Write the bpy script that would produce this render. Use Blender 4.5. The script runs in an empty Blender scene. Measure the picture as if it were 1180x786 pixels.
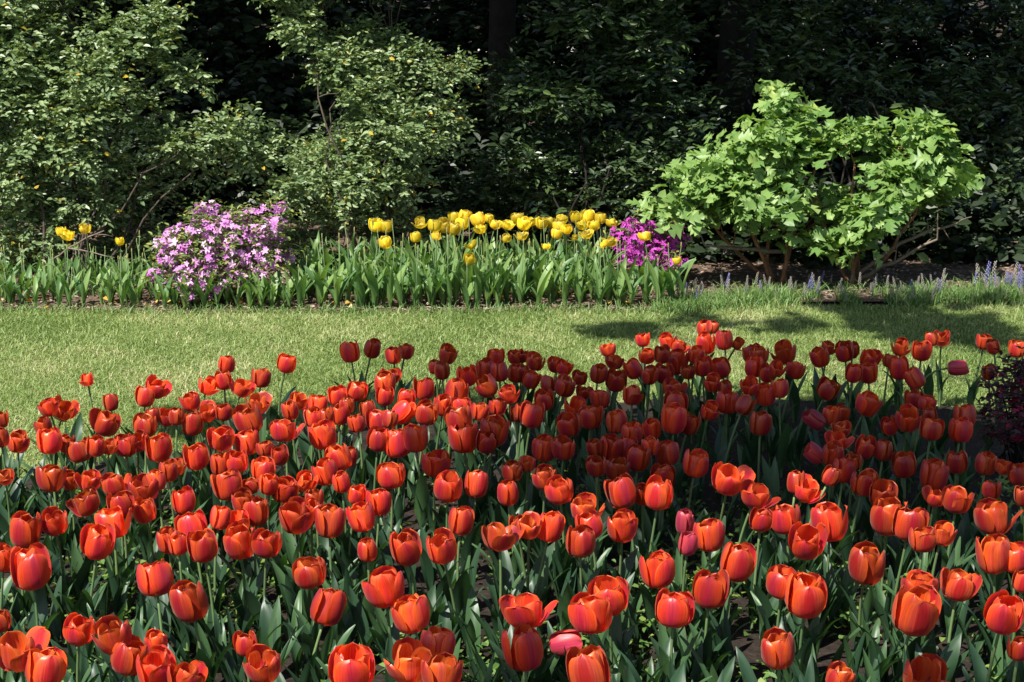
import bpy, bmesh, math, random
import numpy as np
from mathutils import Vector, Matrix

random.seed(7)
rng = np.random.default_rng(7)
SC = bpy.context.scene
COL = SC.collection

# ------------------------------------------------------------------ camera, world, sun, exposure
FPX, YH, H = 2200.0, -90.0, 1.65          # focal length and horizon row in photo pixels, eye height
PITCH = math.atan((393 - YH) / FPX)
cd = bpy.data.cameras.new('camera')
cam = bpy.data.objects.new('camera', cd)
COL.objects.link(cam)
cam.location = (0, 0, H)
cam.rotation_euler = (math.pi / 2 - PITCH, 0, 0)
cd.sensor_width = 36
cd.lens = 36 * FPX / 1180
cd.clip_start, cd.clip_end = 0.05, 500
SC.camera = cam

SUN = Vector((-0.36, -0.46, 0.81)).normalized()
world = bpy.data.worlds.new('World')
SC.world = world
world.use_nodes = True
wn = world.node_tree.nodes
bg = wn['Background']
sky = wn.new('ShaderNodeTexSky')
sky.sky_type = 'NISHITA'
sky.sun_disc = False
sky.sun_elevation = math.asin(SUN.z)
sky.sun_rotation = math.atan2(SUN.x, SUN.y)
world.node_tree.links.new(sky.outputs[0], bg.inputs[0])
bg.inputs[1].default_value = 0.075
sd = bpy.data.lights.new('sun', 'SUN')
sd.energy = 4.8
sd.angle = math.radians(0.53)
sd.color = (1.0, 0.955, 0.88)
sun = bpy.data.objects.new('sun', sd)
COL.objects.link(sun)
sun.location = SUN * 30
sun.rotation_euler = SUN.to_track_quat('Z', 'Y').to_euler()
SC.view_settings.view_transform = 'Standard'
SC.view_settings.look = 'None'
SC.view_settings.gamma = 1
SC.view_settings.exposure = 0.95
SC.cycles.max_bounces = 6
SC.cycles.transparent_max_bounces = 4
SC.cycles.sample_clamp_indirect = 6

# ------------------------------------------------------------------ picture <-> place
_c, _s = math.cos(PITCH), math.sin(PITCH)
FWD, UPV, RGT = np.array((0, _c, -_s)), np.array((0, _s, _c)), np.array((1.0, 0, 0))
EYE = np.array((0, 0, H))

def ray(px, py):
    return FWD + RGT * (px - 590) / FPX + UPV * (393 - py) / FPX

def on_z(px, py, z):
    d = ray(px, py)
    return EYE + d * ((z - H) / d[2])

def at_y(px, py, y):
    d = ray(px, py)
    return EYE + d * (y / d[1])

def kpx(p):                                # pixels per metre at a point
    return FPX / float(np.dot(np.asarray(p) - EYE, FWD))

def project(p):
    q = np.asarray(p) - EYE
    w = float(q @ FWD)
    return 590 + FPX * float(q @ RGT) / w, 393 - FPX * float(q @ UPV) / w

def nrm(a):
    return a / np.maximum(np.linalg.norm(a, axis=-1, keepdims=True), 1e-9)

# ------------------------------------------------------------------ materials
def new_mat(name):
    m = bpy.data.materials.new(name)
    m.use_nodes = True
    nt = m.node_tree
    nt.nodes.clear()
    return m, nt, nt.nodes, nt.links

def ramp(nd, pts):
    r = nd.new('ShaderNodeValToRGB')
    e = r.color_ramp.elements
    while len(e) < len(pts):
        e.new(0.5)
    for k, (p, c) in enumerate(pts):
        e[k].position = p
        e[k].color = (*c, 1)
    return r

def thin(nt, nd, lk, col_socket, trans_socket, rough, spec, tr, sheen=0):
    out = nd.new('ShaderNodeOutputMaterial')
    p = nd.new('ShaderNodeBsdfPrincipled')
    p.inputs['Roughness'].default_value = rough
    p.inputs['Specular IOR Level'].default_value = spec
    if sheen:
        p.inputs['Sheen Weight'].default_value = sheen
    t = nd.new('ShaderNodeBsdfTranslucent')
    mx = nd.new('ShaderNodeMixShader')
    mx.inputs[0].default_value = tr
    lk.new(col_socket, p.inputs['Base Color'])
    lk.new(trans_socket, t.inputs['Color'])
    lk.new(p.outputs[0], mx.inputs[1])
    lk.new(t.outputs[0], mx.inputs[2])
    lk.new(mx.outputs[0], out.inputs[0])
    return p

def leaf_mat(name, pts, rough=0.4, spec=0.5, tr=0.3, warm=(1.25, 1.2, 0.45), bump=0):
    """Leaves: the colour comes from each leaf's own random number (UV x) and its length (UV y)."""
    m, nt, nd, lk = new_mat(name)
    uv = nd.new('ShaderNodeUVMap')
    sep = nd.new('ShaderNodeSeparateXYZ')
    lk.new(uv.outputs[0], sep.inputs[0])
    r = ramp(nd, pts)
    lk.new(sep.outputs[0], r.inputs[0])
    mul = nd.new('ShaderNodeMix')
    mul.data_type = 'RGBA'
    mul.blend_type = 'MULTIPLY'
    mul.inputs[0].default_value = 1
    lk.new(r.outputs[0], mul.inputs[6])
    mul.inputs[7].default_value = (*warm, 1)
    thin(nt, nd, lk, r.outputs[0], mul.outputs[2], rough, spec, tr)
    return m

def mix_rgb(nd, lk, fac, a, b, blend='MIX'):
    mx = nd.new('ShaderNodeMix')
    mx.data_type = 'RGBA'
    mx.blend_type = blend
    for s, v in ((mx.inputs[0], fac), (mx.inputs[6], a), (mx.inputs[7], b)):
        if hasattr(v, 'is_linked'):
            lk.new(v, s)
        elif isinstance(v, tuple):
            s.default_value = (*v, 1)
        else:
            s.default_value = v
    return mx.outputs[2]

def math_node(nd, lk, op, a, b=0.0):
    n = nd.new('ShaderNodeMath')
    n.operation = op
    for s, v in ((n.inputs[0], a), (n.inputs[1], b)):
        if hasattr(v, 'is_linked'):
            lk.new(v, s)
        else:
            s.default_value = v
    return n.outputs[0]

def petal_mat(name, edge, mid, base, trans, tr=0.4, hue=(0.0, 1.0), rough=0.42, edge2=None):
    """Petals: edge colour to a flame of the mid colour up the middle, base colour at the foot; every flower a little different."""
    m, nt, nd, lk = new_mat(name)
    uv = nd.new('ShaderNodeUVMap')
    sep = nd.new('ShaderNodeSeparateXYZ')
    lk.new(uv.outputs[0], sep.inputs[0])
    uf = math_node(nd, lk, 'FRACT', sep.outputs[0])
    u = math_node(nd, lk, 'ABSOLUTE', math_node(nd, lk, 'SUBTRACT', math_node(nd, lk, 'MULTIPLY', uf, 2.0), 1.0))
    pid = math_node(nd, lk, 'FLOOR', sep.outputs[0])
    v = sep.outputs[1]
    oi = nd.new('ShaderNodeObjectInfo')
    # fine streaks along the petal
    wv = nd.new('ShaderNodeTexNoise')
    cmb = nd.new('ShaderNodeCombineXYZ')
    lk.new(math_node(nd, lk, 'MULTIPLY', sep.outputs[0], 26.0), cmb.inputs[0])
    lk.new(math_node(nd, lk, 'MULTIPLY', v, 1.6), cmb.inputs[1])
    lk.new(math_node(nd, lk, 'MULTIPLY', oi.outputs['Random'], 50.0), cmb.inputs[2])
    lk.new(cmb.outputs[0], wv.inputs['Vector'])
    wv.inputs['Scale'].default_value = 1.0
    wv.inputs['Detail'].default_value = 3
    flame = math_node(nd, lk, 'ADD', math_node(nd, lk, 'ADD', u, math_node(nd, lk, 'MULTIPLY', v, 0.35)),
                      math_node(nd, lk, 'MULTIPLY', wv.outputs[0], 0.5))
    flame = math_node(nd, lk, 'ADD', flame, math_node(nd, lk, 'MULTIPLY', oi.outputs['Random'], -0.35))
    flame = math_node(nd, lk, 'ADD', flame, math_node(nd, lk, 'MULTIPLY', math_node(nd, lk, 'GREATER_THAN', pid, 2.5), 0.45))
    fr = ramp(nd, [(0.28, mid), (0.85, edge), (1.0, edge2 or edge)])
    flame = math_node(nd, lk, 'MULTIPLY', flame, 0.72)
    lk.new(flame, fr.inputs[0])
    br = ramp(nd, [(0.02, (1, 1, 1)), (0.13, (0, 0, 0))])
    lk.new(v, br.inputs[0])
    c = mix_rgb(nd, lk, br.outputs[0], fr.outputs[0], base)
    stk = nd.new('ShaderNodeMapRange')
    stk.inputs[3].default_value, stk.inputs[4].default_value = 0.62, 1.28
    lk.new(wv.outputs[0], stk.inputs[0])
    wn_ = nd.new('ShaderNodeTexWhiteNoise')
    wn_.noise_dimensions = '2D'
    cb2 = nd.new('ShaderNodeCombineXYZ')
    lk.new(pid, cb2.inputs[0])
    lk.new(oi.outputs['Random'], cb2.inputs[1])
    lk.new(cb2.outputs[0], wn_.inputs['Vector'])
    pv = math_node(nd, lk, 'ADD', math_node(nd, lk, 'MULTIPLY', wn_.outputs['Value'], 0.30), 0.84)
    ov = math_node(nd, lk, 'ADD', math_node(nd, lk, 'MULTIPLY', math_node(nd, lk, 'FRACT', math_node(nd, lk, 'MULTIPLY', oi.outputs['Random'], 37.7)), 0.50), 0.68)
    val = math_node(nd, lk, 'MULTIPLY', math_node(nd, lk, 'MULTIPLY', stk.outputs[0], pv), ov)
    hsv = nd.new('ShaderNodeHueSaturation')
    hm = nd.new('ShaderNodeMapRange')
    hm.inputs[3].default_value, hm.inputs[4].default_value = 0.5 + hue[0], 0.5 + hue[1]
    lk.new(oi.outputs['Random'], hm.inputs[0])
    lk.new(hm.outputs[0], hsv.inputs['Hue'])
    lk.new(val, hsv.inputs['Value'])
    lk.new(c, hsv.inputs['Color'])
    tcol = mix_rgb(nd, lk, 1.0, hsv.outputs[0], trans, 'MULTIPLY')
    p = thin(nt, nd, lk, hsv.outputs[0], tcol, rough, 0.5, tr)
    p.inputs['Sheen Weight'].default_value = 0.15
    p.inputs['Sheen Roughness'].default_value = 0.4
    p.inputs['Sheen Tint'].default_value = (1.0, 0.72, 0.6, 1)
    bmp = nd.new('ShaderNodeBump')
    bmp.inputs['Strength'].default_value = 0.12
    bmp.inputs['Distance'].default_value = 0.004
    lk.new(wv.outputs[0], bmp.inputs['Height'])
    lk.new(bmp.outputs[0], p.inputs['Normal'])
    return m

def solid_noise(name, pts, scale, rough=0.9, bump=0.3, detail=6, spec=0.2, dist=0.02, scale2=None):
    m, nt, nd, lk = new_mat(name)
    out = nd.new('ShaderNodeOutputMaterial')
    p = nd.new('ShaderNodeBsdfPrincipled')
    tc = nd.new('ShaderNodeTexCoord')
    n = nd.new('ShaderNodeTexNoise')
    n.inputs['Scale'].default_value = scale
    n.inputs['Detail'].default_value = detail
    n.inputs['Roughness'].default_value = 0.65
    lk.new(tc.outputs['Object'], n.inputs['Vector'])
    r = ramp(nd, pts)
    lk.new(n.outputs[0], r.inputs[0])
    col = r.outputs[0]
    if scale2:
        n2 = nd.new('ShaderNodeTexNoise')
        n2.inputs['Scale'].default_value = scale2
        lk.new(tc.outputs['Object'], n2.inputs['Vector'])
        r2 = ramp(nd, [(0.3, (0.75, 0.75, 0.75)), (0.7, (1.2, 1.2, 1.2))])
        lk.new(n2.outputs[0], r2.inputs[0])
        col = mix_rgb(nd, lk, 1.0, col, r2.outputs[0], 'MULTIPLY')
    lk.new(col, p.inputs['Base Color'])
    p.inputs['Roughness'].default_value = rough
    p.inputs['Specular IOR Level'].default_value = spec
    b = nd.new('ShaderNodeBump')
    b.inputs['Strength'].default_value = bump
    b.inputs['Distance'].default_value = dist
    lk.new(n.outputs[0], b.inputs['Height'])
    lk.new(b.outputs[0], p.inputs['Normal'])
    lk.new(p.outputs[0], out.inputs[0])
    return m

M = {}
M['red'] = petal_mat('red_petal', (0.78, 0.066, 0.013), (0.46, 0.018, 0.046), (0.50, 0.30, 0.03), (1.2, 1.0, 0.6), 0.30, (-0.004, 0.012), 0.36, (0.84, 0.13, 0.035))  # the last, lighter orange paints a highlight rim into the petal edges
M['pink'] = petal_mat('pink_petal', (0.62, 0.07, 0.07), (0.44, 0.030, 0.075), (0.55, 0.42, 0.14), (1.2, 1.0, 0.8), 0.30, (-0.008, 0.008))
M['yellow'] = petal_mat('yellow_petal', (0.94, 0.76, 0.055), (0.93, 0.66, 0.02), (0.8, 0.6, 0.05), (1.05, 1.05, 0.6), 0.42, (-0.008, 0.008), 0.42, (0.95, 0.80, 0.16))
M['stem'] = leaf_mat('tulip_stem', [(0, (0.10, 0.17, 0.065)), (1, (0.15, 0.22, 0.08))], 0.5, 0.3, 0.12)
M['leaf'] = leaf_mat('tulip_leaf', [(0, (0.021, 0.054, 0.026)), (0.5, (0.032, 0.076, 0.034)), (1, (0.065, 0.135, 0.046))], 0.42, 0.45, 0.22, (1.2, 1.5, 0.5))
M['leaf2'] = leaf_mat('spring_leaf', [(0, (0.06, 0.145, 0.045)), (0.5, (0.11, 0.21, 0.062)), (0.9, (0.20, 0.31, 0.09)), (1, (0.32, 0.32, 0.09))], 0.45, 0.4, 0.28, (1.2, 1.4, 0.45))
M['pod'] = leaf_mat('seed_pod', [(0, (0.20, 0.24, 0.07)), (1, (0.32, 0.30, 0.10))], 0.6, 0.3, 0.1)
M['grass'] = leaf_mat('grass_blade', [(0, (0.12, 0.19, 0.045)), (0.45, (0.23, 0.31, 0.095)), (0.8, (0.34, 0.38, 0.16)), (1, (0.52, 0.46, 0.27))], 0.5, 0.35, 0.25, (1.2, 1.25, 0.5))
M['tuft'] = leaf_mat('edge_grass', [(0, (0.09, 0.19, 0.045)), (0.7, (0.16, 0.27, 0.08)), (1, (0.28, 0.33, 0.13))], 0.5, 0.35, 0.28)
M['cover'] = leaf_mat('cover_leaf', [(0, (0.07, 0.15, 0.03)), (0.6, (0.11, 0.21, 0.045)), (1, (0.22, 0.31, 0.07))], 0.5, 0.3, 0.3)
M['bush'] = leaf_mat('shrub_leaf', [(0, (0.085, 0.15, 0.055)), (0.5, (0.185, 0.265, 0.11)), (0.982, (0.29, 0.37, 0.17)), (0.988, (0.45, 0.34, 0.04)), (1, (0.55, 0.40, 0.04))], 0.46, 0.55, 0.25)
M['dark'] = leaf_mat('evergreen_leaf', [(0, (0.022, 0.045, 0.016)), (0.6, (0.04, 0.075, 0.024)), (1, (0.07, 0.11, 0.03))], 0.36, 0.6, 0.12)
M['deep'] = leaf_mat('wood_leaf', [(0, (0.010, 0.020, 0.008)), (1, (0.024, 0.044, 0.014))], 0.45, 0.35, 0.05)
M['canopy'] = leaf_mat('canopy_leaf', [(0, (0.04, 0.075, 0.025)), (1, (0.07, 0.12, 0.035))], 0.4, 0.4, 0.12)
M['oak'] = leaf_mat('lobed_leaf', [(0, (0.13, 0.24, 0.06)), (0.6, (0.20, 0.32, 0.09)), (0.97, (0.28, 0.40, 0.12)), (1, (0.34, 0.42, 0.10))], 0.45, 0.4, 0.34, (1.1, 1.3, 0.45))
M['lilac'] = leaf_mat('lilac_blossom', [(0, (0.60, 0.21, 0.57)), (0.6, (0.75, 0.38, 0.70)), (1, (0.90, 0.64, 0.82))], 0.55, 0.25, 0.35, (1.0, 0.8, 1.05))
M['magenta'] = leaf_mat('magenta_blossom', [(0, (0.38, 0.03, 0.32)), (0.6, (0.54, 0.07, 0.45)), (1, (0.66, 0.14, 0.58))], 0.55, 0.25, 0.35, (1.0, 0.6, 1.05))
M['azleaf'] = leaf_mat('azalea_leaf', [(0, (0.08, 0.13, 0.03)), (0.7, (0.15, 0.21, 0.05)), (1, (0.36, 0.36, 0.09))], 0.5, 0.35, 0.25)
M['wine'] = leaf_mat('wine_leaf', [(0, (0.035, 0.012, 0.016)), (0.6, (0.075, 0.018, 0.03)), (1, (0.06, 0.07, 0.03))], 0.45, 0.35, 0.15, (1, 0.8, 0.8))
M['crimson'] = leaf_mat('crimson_blossom', [(0, (0.22, 0.008, 0.03)), (1, (0.36, 0.02, 0.06))], 0.5, 0.25, 0.25, (1, 0.8, 0.8))
M['spike'] = leaf_mat('muscari_spike', [(0, (0.24, 0.22, 0.17)), (0.55, (0.30, 0.26, 0.27)), (1, (0.34, 0.30, 0.22))], 0.7, 0.2, 0.1, (1, 1, 1))
M['blue'] = leaf_mat('muscari_blue', [(0, (0.15, 0.14, 0.38)), (1, (0.25, 0.23, 0.48))], 0.6, 0.2, 0.15, (1, 1, 1))
M['chip'] = leaf_mat('mulch_chip', [(0, (0.10, 0.065, 0.04)), (0.5, (0.23, 0.16, 0.115)), (1, (0.42, 0.32, 0.26))], 0.9, 0.15, 0.0, (1, 1, 1))
M['fallen'] = leaf_mat('fallen_petal', [(0, (0.50, 0.26, 0.04)), (0.5, (0.58, 0.40, 0.10)), (1, (0.55, 0.47, 0.28))], 0.6, 0.2, 0.15)
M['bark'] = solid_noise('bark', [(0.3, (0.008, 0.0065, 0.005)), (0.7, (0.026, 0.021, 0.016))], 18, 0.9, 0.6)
M['twig'] = solid_noise('twig_bark', [(0.3, (0.11, 0.085, 0.06)), (0.7, (0.25, 0.20, 0.155))], 40, 0.85, 0.3)
M['bough'] = solid_noise('bough_bark', [(0.3, (0.035, 0.027, 0.02)), (0.7, (0.10, 0.08, 0.062))], 40, 0.85, 0.3)
M['cane'] = solid_noise('cane_bark', [(0.3, (0.13, 0.055, 0.025)), (0.7, (0.30, 0.16, 0.08))], 30, 0.8, 0.4)
M['soil'] = solid_noise('soil', [(0.3, (0.012, 0.009, 0.007)), (0.55, (0.030, 0.022, 0.017)), (0.8, (0.07, 0.052, 0.04))], 35, 0.95, 0.8)
M['mulch'] = solid_noise('mulch', [(0.3, (0.06, 0.04, 0.026)), (0.55, (0.15, 0.105, 0.075)), (0.8, (0.30, 0.22, 0.17))], 45, 0.95, 0.8)
M['turf'] = solid_noise('turf', [(0.32, (0.06, 0.09, 0.022)), (0.5, (0.13, 0.17, 0.05)), (0.72, (0.26, 0.25, 0.11))], 60, 0.9, 0.6, scale2=2.2)
M['path'] = solid_noise('gravel_path', [(0.3, (0.38, 0.34, 0.32)), (0.7, (0.58, 0.53, 0.50))], 60, 0.9, 0.3)
M['litter'] = solid_noise('leaf_litter', [(0.3, (0.02, 0.015, 0.01)), (0.7, (0.07, 0.05, 0.035))], 30, 0.95, 0.6)

# ------------------------------------------------------------------ mesh helpers
class MB:
    """Collects vertices, faces, per-vertex UVs and a material slot per face; build() links ONE mesh object."""
    def __init__(self):
        self.v, self.f, self.uv, self.mi = [], [], [], []

    def add(self, vs, fs, uvs, mi=0):
        o = len(self.v)
        self.v += [tuple(map(float, p)) for p in vs]
        self.uv += [tuple(map(float, p)) for p in uvs]
        self.f += [tuple(i + o for i in f) for f in fs]
        self.mi += [mi] * len(fs)
        return self

    def grid(self, pts, uvs, mi=0, wrap=False):
        """pts: rows x cols x 3."""
        r, c = len(pts), len(pts[0])
        vs = [p for row in pts for p in row]
        us = [q for row in uvs for q in row]
        fs = []
        for i in range(r - 1):
            for j in range(c if wrap else c - 1):
                a, b = i * c + j, i * c + (j + 1) % c
                fs.append((a, b, b + c, a + c))
        return self.add(vs, fs, us, mi)

    def tube(self, pts, rad, n=6, mi=0, u=0.5, cap=True):
        pts = [np.array(p, float) for p in pts]
        rows, uvs = [], []
        ref = np.array((0.31, 0.95, 0.1))
        for i, p in enumerate(pts):
            t = nrm(pts[min(i + 1, len(pts) - 1)] - pts[max(i - 1, 0)])
            a = np.cross(t, ref)
            if np.linalg.norm(a) < 1e-3:
                a = np.cross(t, (1, 0, 0))
            a = nrm(a)
            b = np.cross(t, a)
            r = rad[i] if hasattr(rad, '__len__') else rad
            rows.append([p + r * (math.cos(q) * a + math.sin(q) * b) for q in np.linspace(0, 2 * math.pi, n, endpoint=False)])
            uvs.append([(u, i / (len(pts) - 1))] * n)
        self.grid(rows, uvs, mi, wrap=True)
        if cap:
            o = len(self.v)
            self.f.append(tuple(range(o - n, o)))
            self.mi.append(mi)
        return self

    def mesh(self, name, mats, smooth=True):
        me = bpy.data.meshes.new(name)
        me.from_pydata(self.v, [], self.f)
        for m in (mats if isinstance(mats, (list, tuple)) else [mats]):
            me.materials.append(m)
        if self.uv:
            lay = me.uv_layers.new(name='UVMap')
            idx = np.zeros(len(me.loops), np.int32)
            me.loops.foreach_get('vertex_index', idx)
            lay.data.foreach_set('uv', np.array(self.uv, np.float32)[idx].ravel())
        me.polygons.foreach_set('material_index', np.array(self.mi, np.int32))
        me.polygons.foreach_set('use_smooth', np.full(len(self.f), smooth))
        me.update()
        return me

    def build(self, name, mats, parent=None, smooth=True):
        return link(name, self.mesh(name, mats, smooth), parent)

def link(name, data, parent=None):
    o = bpy.data.objects.new(name, data)
    COL.objects.link(o)
    if parent is not None:
        o.parent = parent
    return o

def tag(o, label=None, cat=None, group=None, kind=None):
    for k, v in (('label', label), ('category', cat), ('group', group), ('kind', kind)):
        if v:
            o[k] = v
    return o

def thing(name, loc, label, cat, group=None, rz=0):
    o = link(name, None)
    o.location = tuple(map(float, loc))
    o.rotation_euler = (0, 0, rz)
    o.empty_display_size = 0.05
    return tag(o, label, cat, group)

def fast_mesh(name, V, F, UV, mats, mi=None, smooth=False):
    """V (n,3), F (m,4) quads, UV (n,2)."""
    me = bpy.data.meshes.new(name)
    n, m = len(V), len(F)
    k = F.shape[1]
    me.vertices.add(n)
    me.vertices.foreach_set('co', np.ascontiguousarray(V, np.float32).ravel())
    me.loops.add(m * k)
    me.loops.foreach_set('vertex_index', np.ascontiguousarray(F, np.int32).ravel())
    me.polygons.add(m)
    me.polygons.foreach_set('loop_start', np.arange(0, m * k, k, dtype=np.int32))
    for x in (mats if isinstance(mats, (list, tuple)) else [mats]):
        me.materials.append(x)
    lay = me.uv_layers.new(name='UVMap')
    lay.data.foreach_set('uv', np.ascontiguousarray(UV[F.ravel()], np.float32).ravel())
    if mi is not None:
        me.polygons.foreach_set('material_index', mi.astype(np.int32))
    me.polygons.foreach_set('use_smooth', np.full(m, smooth))
    me.update(calc_edges=True)
    me.validate()
    return me

def leaf_arrays(P, D, N, L, W, fold=0.25, droop=0.12, rnd=None):
    """Folded leaves, two quads each, from base points, directions, normals, lengths and widths."""
    n = len(P)
    D = nrm(D)
    T = nrm(np.cross(D, N))
    N = np.cross(T, D)
    L = np.broadcast_to(np.asarray(L, float), (n,))[:, None]
    W = np.broadcast_to(np.asarray(W, float), (n,))[:, None]
    V = np.stack([
        P,
        P + D * L * 0.32 + T * W * 0.46 + N * W * fold,
        P + D * L * 0.70 + T * W * 0.38 + N * (W * fold * 0.8 - L * droop * 0.45),
        P + D * L - N * L * droop,
        P + D * L * 0.70 - T * W * 0.38 + N * (W * fold * 0.8 - L * droop * 0.45),
        P + D * L * 0.32 - T * W * 0.46 + N * W * fold], 1).reshape(-1, 3)
    b = (np.arange(n) * 6)[:, None]
    F = np.concatenate([b + np.array([[0, 3, 2, 1]]), b + np.array([[0, 5, 4, 3]])], 1).reshape(-1, 4)
    if rnd is None:
        rnd = rng.random(n)
    UV = np.stack([np.repeat(rnd, 6), np.tile([0, .32, .7, 1, .7, .32], n)], 1)
    return V, F, UV

def sph(n):
    return nrm(rng.normal(size=(n, 3)))

def blob_points(blobs, n, shell=0.55):
    """Random points in the outer part of ellipsoids (centre, radii); weights follow their area."""
    C = np.array([b[0] for b in blobs], float)
    R = np.array([b[1] for b in blobs], float)
    w = np.array([(b[2] if len(b) > 2 else 1) * r[0] * r[2] for b, r in zip(blobs, R)])
    k = rng.choice(len(blobs), n, p=w / w.sum())
    d = sph(n)
    t = (shell + (1 - shell) * rng.random(n))[:, None]
    return C[k] + R[k] * d * t, nrm(d / R[k]), k

def spray_leaves(blobs, n_twigs, per, tl, L, W, up=0.9, shell=0.55, droop=0.12, fold=0.25, flat=0.5):
    """Leaves set along little twigs that point out of the blobs: clumps with gaps, not an even fill."""
    P0, O, _ = blob_points(blobs, n_twigs, shell)
    T = nrm(O * 0.8 + sph(n_twigs) * 0.7 + np.array((0, 0, 0.15)))
    T[:, 2] *= flat
    T = nrm(T)
    t = np.tile(np.linspace(0.1, 1, per), n_twigs)
    P0r, Tr, Or = (np.repeat(x, per, 0) for x in (P0, T, O))
    n = len(t)
    ln = np.repeat(tl * (0.6 + 0.8 * rng.random(n_twigs)), per)
    side = nrm(np.cross(Tr, np.array((0, 0, 1.0)) + 0.3 * sph(n)))
    sgn = np.where(np.tile(np.arange(per) % 2, n_twigs) == 0, 1.0, -1.0)[:, None]
    P = P0r + Tr * (t * ln)[:, None] + 0.004 * rng.normal(size=(n, 3))
    D = nrm(Tr * 0.7 + side * sgn * 0.9 + 0.35 * sph(n))
    N = nrm(np.array((0, 0, up)) + Or * 0.55 + 0.55 * sph(n))
    s = 0.7 + 0.6 * rng.random(n)
    return leaf_arrays(P, D, N, L * s, W * s, fold, droop), (P0, T, tl)

def px_blob(px, py, rx, ry, y, deep=None, w=1):
    p = at_y(px, py, y)
    k = kpx(p)
    return (p, (rx / k, (deep if deep else rx / k), ry / k), w)

def limb(mb, a, b, r0, r1, sag=0.15, n=6, seg=7, u=0.5, wob=0.03):
    a, b = np.array(a, float), np.array(b, float)
    L = np.linalg.norm(b - a)
    pts, rad = [], []
    off = rng.normal(size=3) * wob * L
    for i in range(seg):
        t = i / (seg - 1)
        p = a + (b - a) * t
        p = p + off * math.sin(math.pi * t) + np.array((0, 0, sag * L * math.sin(math.pi * t)))
        p = p + rng.normal(size=3) * wob * 0.25 * L * (0 < i < seg - 1)
        pts.append(p)
        rad.append(r0 + (r1 - r0) * t)
    mb.tube(pts, rad, n, u=u)
    return pts

# ------------------------------------------------------------------ the ground
def sheet(name, poly, z, mat, lift=0.0):
    mb = MB()
    mb.add([(x, y, z) for x, y in poly], [tuple(range(len(poly)))], [(0.5, 0.5)] * len(poly))
    o = mb.build(name, mat, smooth=False)
    o['kind'] = 'structure'
    return o

sheet('ground', [(-150, -60), (150, -60), (150, 300), (-150, 300)], -0.012, M['litter'])
sheet('lawn', [(-12, -8), (12, -8), (12, 8.2), (-12, 8.2)], -0.006, M['turf'])

RED_EDGE = [(-330, 640), (-60, 585), (40, 548), (110, 532), (220, 520), (320, 506), (420, 492), (520, 484), (620, 474), (720, 464), (800, 456),
            (900, 460), (1000, 466), (1090, 468), (1140, 480), (1210, 482), (1300, 478), (1500, 476)]
edge_pts = [on_z(x, y, 0)[:2] for x, y in RED_EDGE]
sheet('bed_soil', [(-3.2, 1.5), (3.2, 1.5)] + [tuple(p) for p in reversed(edge_pts)], 0.0, M['soil'])

def wob(x, s):
    return 0.5 * math.sin(x * 2.1 + s) + 0.3 * math.sin(x * 5.3 + 1.7 * s) + 0.2 * math.sin(x * 11 + s)

def back_edge(x):                           # the front line of the far border
    base = on_z(590 + x * 272, 359 if x < 0.75 else 359 - 9 * min(1, (x - 0.75) / 0.25) - 5 * max(0, x - 1.0), 0)[1]
    return base + 0.035 * wob(x, 0.4)

xs = np.linspace(-7, 7, 141)
sheet('border_mulch', [(float(x), float(back_edge(x))) for x in xs] + [(7, 10.6), (-7, 10.6)], 0.0, M['mulch'])
sheet('path', [(-40, 22), (60, 22), (60, 27), (-40, 27)], -0.006, M['path'])

# lawn grass: one mass of short blades
def in_red(x, y):
    ex = np.array([p[0] for p in edge_pts])
    ey = np.array([p[1] for p in edge_pts])
    o = np.argsort(ex)
    return y < np.interp(x, ex[o], ey[o])

def grass_mass(name, X, Y, hgt, wid, mat, lean=0.7, bias=None, rn=None):
    n = len(X)
    a = rng.random(n) * 2 * math.pi
    le = lean * rng.random(n) ** 0.7
    D = np.stack([np.cos(a) * le, np.sin(a) * le, np.ones(n)], 1)
    D = nrm(D)
    T = np.stack([-np.sin(a), np.cos(a), np.zeros(n)], 1)
    tw = rng.random(n)[:, None] * 2 - 1
    T = nrm(T + D * 0.0 + np.stack([np.cos(a), np.sin(a), np.zeros(n)], 1) * tw)
    h = hgt * (0.5 + 0.8 * rng.random(n))[:, None]
    w = wid * (0.7 + 0.6 * rng.random(n))[:, None]
    P = np.stack([X, Y, np.full(n, -0.006)], 1)
    bend = np.stack([np.cos(a), np.sin(a), -0.35 * np.ones(n)], 1) * (0.35 * le[:, None]) * h
    V = np.stack([P - T * w * 0.5, P + T * w * 0.5, P + D * h * 0.6 + T * w * 0.4, P + D * h * 0.6 - T * w * 0.4,
                  P + D * h + bend + T * w * 0.08, P + D * h + bend - T * w * 0.08], 1).reshape(-1, 3)
    b = (np.arange(n) * 6)[:, None]
    F = np.concatenate([b + np.array([[0, 1, 2, 3]]), b + np.array([[3, 2, 4, 5]])], 1).reshape(-1, 4)
    r = rng.random(n) if rn is None else rn
    UV = np.stack([np.repeat(r, 6), np.tile([0, 0, .6, .6, 1, 1], n)], 1)
    return fast_mesh(name, V, F, UV, mat, smooth=True)

def patch_noise(x, y):
    return (0.5 * np.sin(3.1 * x + 1.3 * np.sin(2.3 * y)) + 0.35 * np.sin(7.7 * x - 4.1 * y + 1) + 0.35 * np.sin(5.2 * y + 2.4 * x) + 0.25 * np.sin(17 * x + 9 * y))

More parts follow.
